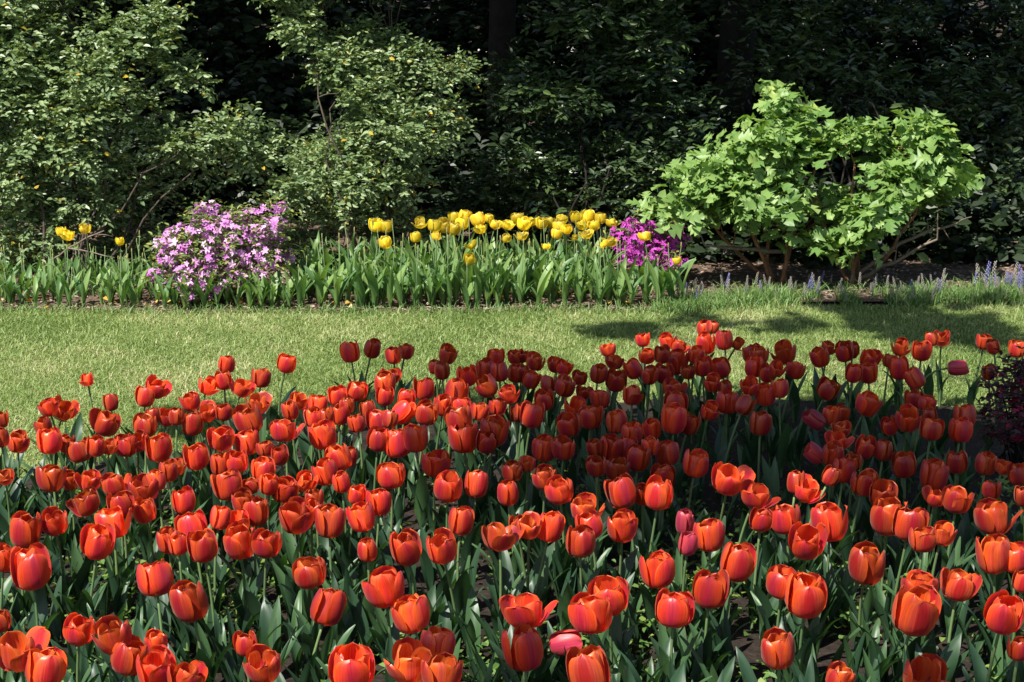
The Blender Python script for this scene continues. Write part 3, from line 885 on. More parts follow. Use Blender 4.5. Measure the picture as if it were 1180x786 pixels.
# ------------------------------------------------------------------ leaves and ground cover between the red tulips
n = 26000
Y = 3.2 + 2.2 * rng.random(n) ** 1.4
X = (rng.random(n) * 2 - 1) * 0.31 * Y
keep = in_red(X, Y + 0.12) & (patch_noise(X * 1.6, Y * 1.6) + 0.35 * rng.normal(size=n) > 0.25)
X, Y = X[keep], Y[keep]
n = len(X)
P = np.stack([X, Y, 0.008 + 0.07 * rng.random(n)], 1)
V, F, UV = leaf_arrays(P, nrm(np.stack([rng.normal(size=n), rng.normal(size=n), 0.15 * rng.normal(size=n)], 1)), nrm(np.array((0, 0, 1.0)) + 0.35 * sph(n)),
                       0.020 * (0.5 + 0.8 * rng.random(n)), 0.018 * (0.6 + 0.7 * rng.random(n)), 0.2, 0.25)
tag(link('ground_cover', fast_mesh('ground_cover', V, F, UV, M['cover'])), 'low yellow-green ground cover leaves under the red tulips', kind='stuff')

# extra blades of tulip foliage that belong to bulbs without a flower
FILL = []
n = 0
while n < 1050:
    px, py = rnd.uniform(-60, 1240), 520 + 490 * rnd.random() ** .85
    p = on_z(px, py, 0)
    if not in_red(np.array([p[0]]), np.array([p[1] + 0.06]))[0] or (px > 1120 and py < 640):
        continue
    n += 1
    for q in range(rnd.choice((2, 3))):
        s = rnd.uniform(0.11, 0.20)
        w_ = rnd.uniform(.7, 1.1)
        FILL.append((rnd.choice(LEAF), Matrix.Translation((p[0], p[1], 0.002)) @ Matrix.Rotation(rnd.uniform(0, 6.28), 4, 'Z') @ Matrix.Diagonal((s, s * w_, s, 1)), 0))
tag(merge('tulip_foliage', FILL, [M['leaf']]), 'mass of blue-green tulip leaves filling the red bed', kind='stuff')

# ------------------------------------------------------------------ the far border: yellow tulips and plants already past flowering
YEL = []
def ywin(ox, oy, rows):
    for r_ in rows:
        YEL.append([ox + r_[0] / W1, oy + r_[1] / W1, r_[2] / W1, r_[3] if len(r_) > 3 else 'h', r_[4] if len(r_) > 4 else None])
ywin(420, 230, [(75, 155, 88, 'h'), (140, 165, 80, 'h'), (360, 140, 98, 'o'), (135, 270, 75, 'h'), (330, 235, 68, 'h'), (465, 230, 55, 'h'), (455, 160, 82), (520, 160, 88), (580, 180, 78),
    (585, 110, 80), (630, 145, 82), (650, 100, 78), (730, 120, 85), (750, 180, 90, 'o'), (805, 115, 55), (850, 150, 90, 'o'), (915, 240, 80, 'o'), (925, 150, 95, 'o'), (990, 115, 78),
    (1015, 225, 85, 'o'), (690, 285, 75, 'o'), (680, 380, 72), (1035, 150, 80), (1075, 130, 92, 'o')])
ywin(600, 230, [(135, 145, 72), (185, 140, 68), (265, 120, 85, 'o'), (250, 165, 78), (235, 215, 66), (300, 185, 62), (350, 240, 55, 'o'), (165, 295, 60, 'o'), (360, 105, 75), (435, 100, 82),
    (515, 115, 68), (400, 155, 88, 'o'), (475, 160, 64), (425, 215, 82, 'o'), (590, 140, 85, 'o'), (585, 262, 92, 'o', 10), (535, 280, 72, 'o', -15), (800, 225, 95, 'o'), (1010, 390, 46)])
ywin(0, 230, [(440, 222, 95, 'o', 10), (395, 200, 60), (550, 180, 85, 'o'), (775, 265, 48, 'h')])
YMARK = {}
def ymark(x, y, lab):
    YMARK[min(range(len(YEL)), key=lambda i: (YEL[i][0] - x) ** 2 + (YEL[i][1] - y) ** 2)] = lab
ymark(78, 270, 'wide yellow tulip, facing front, in the sparse far left planting')
ymark(70, 266, 'yellow tulip half hidden behind a wider one at far left')
ymark(98, 262, 'yellow tulip with parted petals, tallest of the few at far left')
ymark(138, 277, 'small wilting yellow tulip beside the lilac azalea')
ymark(742, 270, 'big yellow tulip standing in front of the magenta azalea')
ymark(780, 299, 'tiny yellow tulip low against the magenta azalea')
ymark(704, 277, 'splayed yellow tulip at the edge of the magenta azalea')
ymark(695, 280, 'ragged yellow tulip just left of the splayed one by the azalea')
ymark(541, 298, 'lowest yellow tulip, alone amid the green leaves')
ymark(543, 281, 'open yellow tulip straight above the lowest one')
ymark(444, 278, 'pale cup-shaped yellow tulip, low and alone at the left end')
ymark(433, 258, 'leftmost yellow tulip of the main drift, one of a pair')
ymark(445, 259, 'second yellow tulip of the main drift, right one of the end pair')
ymark(484, 255, 'broad yellow tulip standing apart just left of the dense row')
ymark(479, 272, 'cup-shaped yellow tulip below the broad one standing apart')
ymark(503, 271, 'small faded yellow tulip under the start of the dense row')
ymark(629, 282, 'small open yellow tulip low amid the leaves right of centre')
ymark(705, 255, 'rightmost yellow tulip of the dense row, beside the azalea')
YLAB = {i: YMARK[i] for i in YMARK}
rest = sorted((i for i in range(len(YEL)) if i not in YMARK), key=lambda i: YEL[i][0])
for q, i in enumerate(rest):
    lo = YEL[i][1]
    nb = [j for j in rest if abs(YEL[j][0] - YEL[i][0]) < 12 and j != i]
    tier = 'upper' if all(lo <= YEL[j][1] for j in nb) else ('lower' if all(lo >= YEL[j][1] for j in nb) else 'middle')
    kind_ = 'wide-open' if YEL[i][3] == 'o' else 'cup-shaped'
    ordn = ['first', 'second', 'third', 'fourth', 'fifth', 'sixth', 'seventh', 'eighth', 'ninth', 'tenth', 'eleventh', 'twelfth', 'thirteenth', 'fourteenth', 'fifteenth'][min(q, len(rest) - 1 - q)]
    end = 'left' if q < len(rest) - 1 - q else 'right'
    YLAB[i] = f"{kind_} yellow tulip, {tier} tier, {ordn} of the dense row counted from its {end} end"
for i, (px, py, w, k, ln) in enumerate(YEL):
    # the shorter ones stand nearer the lawn
    hz = 0.285 + rnd.uniform(-0.012, 0.012) if py < 272 else 0.262
    p = on_z(px, py, hz)
    lim = back_edge(p[0]) + 0.06
    if p[1] < lim:
        hz = 0.20
        p = at_y(px, py, lim + 0.03)
        hz = p[2]
    wid = min(0.085, max(0.035, w / kpx(p)))
    me = rnd.choice(YEL_O) if k == 'o' else rnd.choice(YEL_H)
    tulip('tulip', me, p, wid * (0.74 if k == 'o' else 1.0), (ln if ln is not None else rnd.gauss(0, 9), rnd.gauss(-8, 10)), YLAB[i], 'tulip',
          'yellow tulips in the far border', rnd, leaves=rnd.choice((2, 3)), leafset=SLEAF, leaf_len=0.21, stem_r=0.0030)

SPENT = {}
def zone(px):
    if px < 175:
        return 'spent tulip with bare stalk and broad leaves left of the lilac azalea'
    if px < 345:
        return 'spent tulip with broad leaves at the foot of the lilac azalea'
    if px < 560:
        return 'spent tulip with bare stalk and green leaves before the left yellow tulips'
    return 'spent tulip with bare stalk and green leaves before the right yellow tulips'
cnt = 0
proto = []
for t in range(14):
    mb = MB()
    hh = 0.20 + 0.012 * t % 0.07
    bend = rng.normal(size=2) * 0.022
    mb.tube([(0, 0, 0), (bend[0] * .4, bend[1] * .4, hh * .5), (bend[0], bend[1], hh)], [.0022, .0019, .0016], 6, 0, rnd.random())
    st = mb.mesh('stalk', M['stem'])
    mb = MB()
    q = np.array((bend[0], bend[1], hh))
    mb.tube([q, q + (0, 0, .006), q + (0, 0, .016), q + (0, 0, .022)], [.0018, .0032, .0028, .0014], 6, 0, rnd.random())
    proto.append((st, mb.mesh('seed_pod', M['pod'])))
tries = 0
spots = []
while cnt < 290 and tries < 6000:
    tries += 1
    px = rnd.uniform(-30, 775)
    if px < 180 and rnd.random() < 0.25:
        continue
    p0 = on_z(px, 350, 0)
    e = back_edge(p0[0])
    depth = 0.62 if px > 340 else (0.10 if 185 < px < 335 else 0.55)
    y = e + 0.02 + 0.05 * rnd.random() + rnd.random() ** 1.15 * depth
    if px > 700:
        y = e + 0.05 + rnd.random() * 0.22
    x = (px - 590) / FPX * y * 1.02
    if any((x - a) ** 2 + (y - b) ** 2 < 0.0017 for a, b in spots):
        continue
    spots.append((x, y))
    cnt += 1
    root = thing('spent_tulip', (x, y, 0), zone(px), 'tulip plant', zone(px).replace('spent tulip', 'spent tulips'), rnd.uniform(0, 6.28))
    s0 = 1.0 if px > 340 else 0.82
    if rnd.random() < 0.5 and not 185 < px < 335:
        st, pd = rnd.choice(proto)
        sc = rnd.uniform(0.85, 1.2) * s0
        a = link('stalk', st, root)
        b = link('seed_pod', pd, root)
        a.scale = b.scale = (1, 1, sc)
    for q in range(rnd.choice((3, 4, 5)) + (2 if y - e < .16 else 0)):
        s = rnd.uniform(0.11, 0.235) * s0 * (1.0 + 0.25 * (y - e) / 0.62 * (px > 340))
        l = link('leaf', rnd.choice(SLEAF), root)
        l.matrix_local = Matrix.Rotation(q * 2.1 + rnd.uniform(-.5, .5), 4, 'Z') @ Matrix.Diagonal((s, s * rnd.uniform(.85, 1.2), s, 1))

# mulch chips, fallen petals, edge grass
n = 9000
X = rng.uniform(-3.2, 3.4, n)
Y = np.vectorize(back_edge)(X) + 0.01 + rng.random(n) * 0.95
V, F, UV = leaf_arrays(np.stack([X, Y, 0.003 + 0.012 * rng.random(n)], 1), np.stack([rng.normal(size=n), rng.normal(size=n), .12 * rng.normal(size=n)], 1),
                       np.array((0, 0, 1.0)) + 0.4 * sph(n), rng.uniform(.015, .04, n), rng.uniform(.006, .014, n), 0.1, 0.02)
tag(link('mulch_chips', fast_mesh('mulch_chips', V, F, UV, M['chip'])), 'pale brown bark chips lying on the far border', kind='stuff')
n = 60
X = np.concatenate([rng.uniform(-2.3, -1.2, 30), rng.uniform(-1.2, 0.75, 30)])
Y = np.vectorize(back_edge)(X) + 0.03 + rng.random(n) * 0.35
V, F, UV = leaf_arrays(np.stack([X, Y, 0.012 + 0.02 * rng.random(n)], 1), np.stack([rng.normal(size=n), rng.normal(size=n), .2 * rng.normal(size=n)], 1),
                       np.array((0, 0, 1.0)) + 0.5 * sph(n), rng.uniform(.025, .045, n), rng.uniform(.018, .03, n), 0.3, 0.2)
tag(link('fallen_petals', fast_mesh('fallen_petals', V, F, UV, M['fallen'])), 'yellow petals fallen between the border plants', kind='stuff')

n = 9000
X = rng.uniform(0.62, 2.9, n)
Y = np.vectorize(back_edge)(X) + 0.05 + 0.085 * rng.normal(size=n)
k_ = patch_noise(X * 2.2, X * 0 + 3) + 0.6 * rng.random(n) > -0.1
o = link('edge_grass', grass_mass('edge_grass', X[k_], Y[k_], 0.062, 0.0042, M['tuft'], 1.0))
tag(o, 'longer pale grass along the edge of the mulch border', kind='stuff')
n = 1800
X = rng.uniform(-2.5, 0.75, n)
Y = np.vectorize(back_edge)(X) + 0.0 + 0.03 * rng.normal(size=n)
o = link('edge_grass', grass_mass('edge_grass', X, Y, 0.045, 0.004, M['tuft'], 1.2))
tag(o, 'ragged grass where the lawn meets the yellow tulip border', kind='stuff')

# grape hyacinths
def muscari_parts(seed, blue):
    r = random.Random(seed)
    mb = MB()
    b = r.uniform(-.02, .02), r.uniform(-.01, .01)
    mb.tube([(0, 0, 0), (b[0] * .4, b[1] * .4, .035), (b[0], b[1], .085)], [.0016, .0014, .001], 5, 0, r.random())
    st = mb.mesh('stalk', M['stem'])
    mb = MB()
    nb = 26
    for i in range(nb):
        t = i / nb
        z = .035 + .058 * t
        a = i * 2.4
        rr = .0062 * (1 - .55 * t)
        c = np.array((b[0] * z / .085 + rr * math.cos(a), b[1] * z / .085 + rr * math.sin(a), z))
        mb.tube([c - (0, 0, .0026), c, c + (0, 0, .0026)], [.0012, .0033 * (1 - .4 * t), .0012], 5, 0, r.random())
    return st, mb.mesh('flower_spike', M['blue'] if blue else M['spike'])
MUS = [muscari_parts(i, False) for i in range(5)]
MUSB = [muscari_parts(20 + i, True) for i in range(3)]
GR = []
for t in range(5):
    X, Y = rng.normal(size=14) * .012, rng.normal(size=14) * .012
    GR.append(grass_mass('foliage', X, Y, 0.085, 0.0045, M['tuft'], 1.0))
for i in range(118):
    far = i >= 92
    px = rnd.uniform(1120, 1185) if far else (rnd.uniform(775, 1185) if i % 3 else rnd.choice((800, 868, 935, 962, 1015, 1075)) + rnd.gauss(0, 9))
    py = rnd.uniform(329, 343) if far else (rnd.gauss(345, 4) if px < 830 else rnd.gauss(341, 5))
    p = on_z(px, min(353, max(326, py)), 0)
    blue = rnd.random() < (0.4 if far else 0.17)
    lab = ('blue grape hyacinth' if blue else 'faded grey-mauve grape hyacinth') + (' in the leafy clump at the right end of the border' if far else (
        ' along the border edge in front of the light green shrub' if px < 1010 else ' along the border edge right of the light green shrub'))
    root = thing('grape_hyacinth', p, lab, 'flower', lab.replace('hyacinth', 'hyacinths', 1), rnd.uniform(0, 6.28))
    sc = rnd.uniform(.5, 1.15) * (1.45 if far else 1.0)
    st, sp = rnd.choice(MUSB if blue else MUS)
    a, b, c = link('stalk', st, root), link('flower_spike', sp, root), link('foliage', rnd.choice(GR), root)
    a.scale = b.scale = (sc, sc, sc)
    c.scale = (sc, sc, sc * .8)

# ------------------------------------------------------------------ azaleas
def blossom_arrays(P, N, R):
    """Five-petalled open flowers."""
    n = len(P)
    A = nrm(np.cross(N, nrm(sph(n))))
    B = np.cross(N, A)
    out = []
    rv = rng.random(n)
    for k in range(5):
        a = 2 * math.pi * k / 5
        D = A * math.cos(a) + B * math.sin(a)
        D2 = nrm(D + N * (0.30 + 0.2 * rng.random(n))[:, None])
        rr = np.clip(rv + 0.12 * rng.normal(size=n), 0, 1)
        out.append(leaf_arrays(P, D2, N, R * (0.85 + .3 * rng.random(n)), R * 0.62, 0.16, 0.28, rr))
    return join_arrays(out)

def join_arrays(parts):
    Vs, Fs, Us, o = [], [], [], 0
    for v, f, u in parts:
        Vs.append(v); Fs.append(f + o); Us.append(u)
        o += len(v)
    return np.concatenate(Vs), np.concatenate(Fs), np.concatenate(Us)

def azalea(name, foot, blobs, nfl, nleaf, R, mat, label):
    root = thing(name, foot, label, 'shrub')
    f = np.array(foot)
    sub = []
    for b in blobs:
        c, r = np.array(b[0]), np.array(b[1])
        for q in range(7):
            sub.append((c + r * sph(1)[0] * rng.uniform(.5, .9), r * rng.uniform(.25, .45), b[2]))
    blobs0, blobs = blobs, sub + [(b[0], b[1], b[2] * .45) for b in blobs]
    P, O, _ = blob_points(blobs, nfl, 0.72)
    N = nrm(O * 0.8 + np.array((0, -.25, .35)) + 0.45 * sph(nfl))
    V, F, UV = blossom_arrays(P - f, N, R * (0.75 + 0.5 * rng.random(nfl)))
    tag(link('blossoms', fast_mesh('blossoms', V, F, UV, mat, smooth=True), root), kind='stuff')
    (V, F, UV), (P0, T, tl) = spray_leaves(blobs, nleaf, 5, .05, .026, .011, shell=0.4)
    link('foliage', fast_mesh('foliage', V - f, F, UV, M['azleaf']), root)
    mb = MB()
    for i in range(26):
        b = blobs[i % len(blobs)]
        e = b[0] + np.array(b[1]) * sph(1)[0] * .6 - f
        limb(mb, rng.normal(size=3) * (.015, .015, 0), e, .006, .002, .1)
    mb.build('branches', M['twig'], root)
    return root

az = [px_blob(250, 282, 62, 40, 8.40, .26), px_blob(292, 258, 36, 18, 8.42, .2), px_blob(235, 318, 40, 24, 8.30, .2), px_blob(202, 285, 24, 26, 8.40, .2), px_blob(305, 290, 28, 25, 8.38, .2),
      px_blob(285, 318, 24, 12, 8.32, .15), px_blob(331, 296, 8, 8, 8.4, .08, 1.5), px_blob(178, 317, 10, 6, 8.35, .1, 1.5), px_blob(236, 241, 18, 7, 8.45, .1, 1.3), px_blob(318, 238, 14, 6, 8.45, .1, 1.3),
      px_blob(225, 338, 24, 8, 8.24, .12)]
azalea('azalea', on_z(255, 346, 0), az, 1080, 760, 0.0185, M['lilac'], 'lilac-pink azalea in full bloom beside the lawn, left of the yellow tulips')
az2 = [px_blob(722, 275, 20, 20, 8.80, .2), px_blob(750, 290, 38, 20, 8.80, .2), px_blob(772, 272, 22, 18, 8.88, .2), px_blob(775, 302, 20, 10, 8.7, .15), px_blob(740, 262, 25, 8, 8.85, .15)]
azalea('azalea', on_z(752, 326, 0), az2, 760, 150, 0.016, M['magenta'], 'deep magenta azalea between the yellow tulips and the light green shrub')

# the dark wine-red shrub at the edge of the red bed
wr = [px_blob(1165, 440, 26, 24, 5.6, .12), px_blob(1160, 485, 30, 26, 5.5, .14), px_blob(1195, 460, 32, 40, 5.6, .15), px_blob(1185, 420, 18, 12, 5.6, .1)]
root = thing('wine_red_shrub', on_z(1170, 540, 0), 'dark wine-red leaved shrub with crimson flowers at the right edge of the bed', 'shrub')
f0 = np.array(root.location)
(V, F, UV), _ = spray_leaves(wr, 330, 6, .04, .019, .010, shell=0.3)
link('foliage', fast_mesh('foliage', V - f0, F, UV, M['wine']), root)
P, O, _ = blob_points(wr, 150, 0.75)
V, F, UV = blossom_arrays(P - f0, nrm(O + .4 * sph(150)), 0.011 * (0.7 + .6 * rng.random(150)))
tag(link('blossoms', fast_mesh('blossoms', V, F, UV, M['crimson']), root), kind='stuff')
mb = MB()
for i in range(16):
    b = wr[i % 4]
    limb(mb, rng.normal(size=3) * (.02, .02, 0), b[0] + np.array(b[1]) * sph(1)[0] * .7 - f0, .004, .0015, .05)
mb.build('branches', M['bark'], root)

# ------------------------------------------------------------------ light green lobed shrub
ST = [0, .12, .27, .42, .55, .70, .85, 1.0]
HWD = [.03, .15, .44, .15, .50, .13, .30, 0.02]
FW = [0, .10, .38, .36, .72, .66, .93, 1.0]     # how far forward each outline point reaches
def lobed_arrays(P, D, N, S):
    n = len(P)
    D = nrm(D); T = nrm(np.cross(D, N)); N = np.cross(T, D)
    m = len(ST)
    V = np.zeros((n, 3 * m, 3))
    S = np.asarray(S)[:, None]
    dr = (0.20 + 0.22 * rng.random(n))[:, None]
    cup = (0.12 + 0.18 * rng.random(n))[:, None]
    for i in range(m):
        s = ST[i]
        V[:, i] = P + D * S * s - N * S * dr * s * s - N * S * .05 * rng.random((n, 1))
        o = P + D * S * FW[i] - N * S * dr * FW[i] ** 2
        w = HWD[i] * (1 + .15 * rng.normal(size=(n, 1)))
        o = o + N * S * .07 * rng.normal(size=(n, 1))
        V[:, m + i] = o + T * S * w + N * S * (cup * w - .25 * w * w)
        V[:, 2 * m + i] = o - T * S * w + N * S * (cup * w - .25 * w * w)
    fs = []
    for i in range(m - 1):
        fs.append((i, i + 1, m + i + 1, m + i))
        fs.append((i, 2 * m + i, 2 * m + i + 1, i + 1))
    b = (np.arange(n) * 3 * m)[:, None, None]
    F = (b + np.array(fs)[None]).reshape(-1, 4)
    r = rng.random(n)
    UV = np.stack([np.repeat(r, 3 * m), np.tile(ST * 3, n)], 1)
    return V.reshape(-1, 3), F, UV

HY = 8.75
rng = np.random.default_rng(21)
hyd = [px_blob(968, 158, 24, 14, HY, .15), px_blob(965, 240, 30, 18, HY, .2), px_blob(825, 205, 40, 24, HY, .25), px_blob(1095, 212, 30, 18, HY, .2), px_blob(895, 145, 62, 26, HY, .3), px_blob(865, 175, 60, 30, HY - .05, .3), px_blob(935, 175, 40, 25, HY, .25), px_blob(800, 215, 34, 26, HY - .05, .25), px_blob(765, 240, 22, 12, HY, .18),
       px_blob(880, 225, 60, 30, HY - .1, .25), px_blob(830, 245, 40, 22, HY - .1, .2), px_blob(1060, 165, 40, 22, HY, .25), px_blob(1085, 195, 36, 28, HY, .25),
       px_blob(1030, 205, 42, 26, HY - .05, .25), px_blob(1005, 245, 48, 24, HY - .1, .25), px_blob(1065, 232, 36, 16, HY, .2), px_blob(940, 288, 18, 14, HY - .2, .1, 1.3), px_blob(985, 280, 26, 16, HY - .1, .15),
       px_blob(895, 270, 22, 10, HY - .15, .1, .7), px_blob(995, 155, 26, 16, HY + .05, .15), px_blob(900, 112, 30, 8, HY, .15, 1.3), px_blob(1060, 143, 24, 8, HY, .12, 1.2)]
hf = on_z(955, 332, 0)
root = thing('lobed_shrub', hf, 'rounded light green shrub with large lobed leaves and brown stems behind the lawn', 'shrub')
ns = 520
hs = [(b[0], b[1], b[2] * .35) for b in hyd]
for b in hyd:
    c, r = np.array(b[0]), np.array(b[1])
    for q in range(6):
        hs.append((c + r * sph(1)[0] * rng.uniform(.35, .85), r * rng.uniform(.35, .6), b[2]))
P0, O, kb = blob_points(hs, ns, 0.55)
Ps, Ds, Ns = [], [], []
for i in range(ns):
    up = nrm(O[i] * .45 + np.array((0, -.12, .8)) + .25 * rng.normal(size=3))
    a0 = rng.random() * 6.28
    A = nrm(np.cross(up, (0.3, .9, .1)))
    B = np.cross(up, A)
    for q in range(rng.integers(5, 8)):
        a = a0 + q * 2.4
        d = A * math.cos(a) + B * math.sin(a)
        Ps.append(P0[i] + up * (.012 * q - .03) + d * .012)
        Ds.append(d + up * (.1 + .10 * q))
        Ns.append(up + .25 * rng.normal(size=3) - d * .1)
Ps, Ds, Ns = np.array(Ps), np.array(Ds), np.array(Ns)
V, F, UV = lobed_arrays(Ps - hf, Ds, Ns, rng.uniform(.036, .088, len(Ps)))
link('foliage', fast_mesh('foliage', V, F, UV, M['oak'], smooth=True), root)
heads = [at_y(x, y, HY + d) for x, y, d in ((835, 200, 0), (880, 160, .1), (905, 190, -.1), (945, 180, .05), (985, 190, 0), (1040, 170, .1), (1075, 190, 0), (1005, 215, -.1), (800, 230, .0), (930, 215, -.05))]
feet = [(at_y(x, y, HY + d) * (1, 1, 0)) for x, y, d in ((888, 330, 0), (892, 330, .05), (900, 330, -.03), (905, 330, .04), (985, 330, 0), (990, 330, .05), (995, 330, 0), (982, 330, -.04), (886, 330, .06), (978, 330, .02))]
for a, b in zip(feet, heads):
    mb = MB()
    pts = limb(mb, a - hf, b - hf, .0105, .005, .02, 7, 8, wob=.06)
    for q in range(7):
        j = rng.integers(3, 8)
        tgt = P0[rng.integers(0, ns)]
        near = P0[np.argsort(np.linalg.norm(P0 - hf - pts[j], axis=1))[q]]
        limb(mb, pts[j], near - hf, .004, .002, .03, 5, 5)
    mb.build('stem', M['cane'], root)
# the two low bare boughs that reach out to the right
for (x0, y0), (x1, y1), d in (((990, 315), (1102, 258), -.1), ((990, 322), (1080, 276), -.15), ((900, 290), (812, 283), -.1)):
    mb = MB()
    a, b = at_y(x0, y0, HY) - hf, at_y(x1, y1, HY + d) - hf
    pts = limb(mb, a, b, .011, .005, .05, 6, 8, wob=.04)
    for q in (3, 4, 5, 6, 7):
        limb(mb, pts[q], pts[q] + rng.normal(size=3) * .06 + (.03, 0, .04), .004, .0015, .05, 5, 4)
    mb.build('stem', M['twig'], root)

rng = np.random.default_rng(5)
# ------------------------------------------------------------------ shrubs behind the border
def shrub(name, foot, blobs, n_twigs, per, tl, L, W, mat, label, up=0.9, shell=0.5, n_branch=11, bark='bough', twigs=120, flat=.5, low=0):
    root = thing(name, foot, label, 'shrub')
    f = np.array(foot)
    sub = []
    for b in blobs:
        c, r = np.array(b[0]), np.array(b[1])
        for q in range(6):
            d = sph(1)[0]
            d[1] = -abs(d[1]) if rng.random() < .7 else d[1]
            sub.append((c + r * d * rng.uniform(.45, .95), r * rng.uniform(.22, .42) * (1.15, 1, .8), b[2] if len(b) > 2 else 1))
    blobs0, blobs = blobs, sub
    (V, F, UV), (P0, T, _) = spray_leaves(blobs, n_twigs, per, tl, L, W, up, shell, flat=flat)
    link('foliage', fast_mesh('foliage', V - f, F, UV, mat), root)
    mb, allp = MB(), []
    for i in range(n_branch):
        b = blobs0[i % len(blobs0)]
        e = b[0] + np.array(b[1]) * sph(1)[0] * .5 - f
        allp += limb(mb, rng.normal(size=3) * (.1, .06, 0), e, .007, .0025, .12, 6, 7, wob=.08)
    idx = rng.integers(0, len(P0), twigs)
    for i in idx:
        e = P0[i] + T[i] * tl - f
        a = np.array(allp)[np.argmin(np.linalg.norm(np.array(allp) - e, axis=1))]
        limb(mb, a, e, .004, .0015, .05, 4, 5, wob=.08)
    mb.build('branches', M[bark], root)
    return root

B1 = 9.25
left = [px_blob(60, 30, 120, 60, B1, .35), px_blob(30, 110, 95, 50, B1 - .1, .35), px_blob(120, 110, 80, 42, B1 - .1, .35), px_blob(150, 35, 50, 40, B1, .3), px_blob(95, 165, 90, 35, B1 - .15, .3),
        px_blob(20, 190, 70, 40, B1 - .1, .3), px_blob(225, 92, 34, 14, B1 - .1, .15, 1.4), px_blob(190, 80, 30, 16, B1, .2), px_blob(50, 240, 60, 28, B1 - .1, .25, .8), px_blob(215, 165, 45, 20, B1 - .2, .2, 1.1),
        px_blob(275, 150, 40, 16, B1 - .15, .2, 1.1), px_blob(300, 180, 34, 18, B1 - .1, .2), px_blob(250, 190, 50, 16, B1 - .1, .2, .8), px_blob(40, -70, 150, 60, B1 + .1, .4), px_blob(-40, 60, 60, 120, B1, .4)]
left += [px_blob(100, 250, 60, 30, B1 - .1, .3), px_blob(40, 275, 60, 22, B1 - .15, .25), px_blob(150, 225, 50, 24, B1, .3)] + [px_blob(x, 285, 45, 34, B1 + .1, .3, .9) for x in (-20, 50, 120, 190)] + [px_blob(x, 300, 45, 24, B1 + .3, .3, .7) for x in (160, 230, 290)]
shrub('leafy_shrub', on_z(80, 322, 0), left, 6600, 8, .10, .031, .018, M['bush'], 'big pale green leafy shrub filling the far left corner')
mid = [px_blob(425, 55, 52, 34, B1 + .05, .3), px_blob(470, 90, 46, 34, B1, .3), px_blob(410, 115, 52, 34, B1 - .05, .3), px_blob(350, 25, 24, 34, B1, .2), px_blob(380, 70, 26, 26, B1, .2), px_blob(520, 82, 34, 12, B1, .15, 1.3),
       px_blob(460, 150, 56, 32, B1 - .05, .3), px_blob(390, 175, 54, 30, B1 - .05, .3), px_blob(440, 205, 60, 26, B1 - .1, .3, .8), px_blob(355, 215, 40, 26, B1 - .1, .25, .8), px_blob(420, 245, 60, 16, B1 - .15, .2, .8),
       px_blob(500, 135, 30, 22, B1, .2), px_blob(400, -40, 90, 40, B1 + .1, .35)]
mid += [px_blob(x, 280, 40, 30, B1 + .1, .3, .8) for x in (350, 420, 490)]
shrub('leafy_shrub', on_z(430, 318, 0), mid, 4700, 8, .09, .028, .016, M['bush'], 'pale green leafy shrub with yellow flecks behind the left yellow tulips')
B2 = 9.9
dk = [px_blob(700, 40, 90, 50, B2, .35), px_blob(640, 110, 70, 42, B2, .35), px_blob(755, 105, 60, 50, B2, .35), px_blob(690, 175, 80, 36, B2 - .1, .3), px_blob(610, 205, 50, 34, B2 - .15, .3), px_blob(545, 225, 44, 30, B2 - .2, .3),
      px_blob(770, 195, 50, 40, B2 - .1, .3), px_blob(660, 230, 90, 24, B2 - .25, .25), px_blob(720, -40, 110, 50, B2, .4)]
dk += [px_blob(x, 275, 45, 30, B2, .3, .8) for x in (540, 610, 680, 750, 800)]
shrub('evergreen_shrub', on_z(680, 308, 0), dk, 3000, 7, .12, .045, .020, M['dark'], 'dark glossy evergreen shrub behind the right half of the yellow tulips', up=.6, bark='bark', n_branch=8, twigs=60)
B3 = 10.4
dr_ = [px_blob(890, 70, 60, 40, B3, .35), px_blob(830, 160, 40, 40, B3, .3), px_blob(960, 95, 60, 40, B3, .35), px_blob(1040, 110, 60, 30, B3, .3), px_blob(1130, 120, 50, 60, B3, .3), px_blob(1150, 220, 50, 60, B3 - .1, .3),
       px_blob(1000, 20, 80, 20, B3 + .1, .3, .6), px_blob(900, 10, 60, 30, B3, .3, .8), px_blob(1190, 60, 40, 70, B3, .3), px_blob(970, 250, 120, 30, B3, .3), px_blob(850, 250, 60, 40, B3, .3), px_blob(960, -60, 200, 40, B3, .4)]
dr_ += [px_blob(x, 275, 45, 26, B3, .3, .8) for x in (850, 920, 1000, 1080, 1160)]
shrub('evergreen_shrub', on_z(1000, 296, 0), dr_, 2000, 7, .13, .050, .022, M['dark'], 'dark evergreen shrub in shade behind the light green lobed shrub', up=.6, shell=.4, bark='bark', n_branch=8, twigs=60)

# bare twig lying across the far left planting
mb = MB()
a = at_y(58, 300, 8.75)
c0 = a * (1, 1, 0)
pts = limb(mb, a - c0, at_y(120, 266, 8.7) - c0, .005, .003, .05, 5, 7)
limb(mb, pts[2], at_y(132, 297, 8.6) - c0, .004, .002, .0, 5, 5)
limb(mb, pts[5], at_y(128, 272, 8.7) - c0, .003, .0015, .1, 5, 4)
limb(mb, (0.02, 0, 0), pts[0], .005, .005, 0, 5, 4)
o = mb.build('bare_twig', M['twig'])
o.location = tuple(c0)
tag(o, 'bare grey forked twig poking up amid the far left tulip leaves', 'twig')

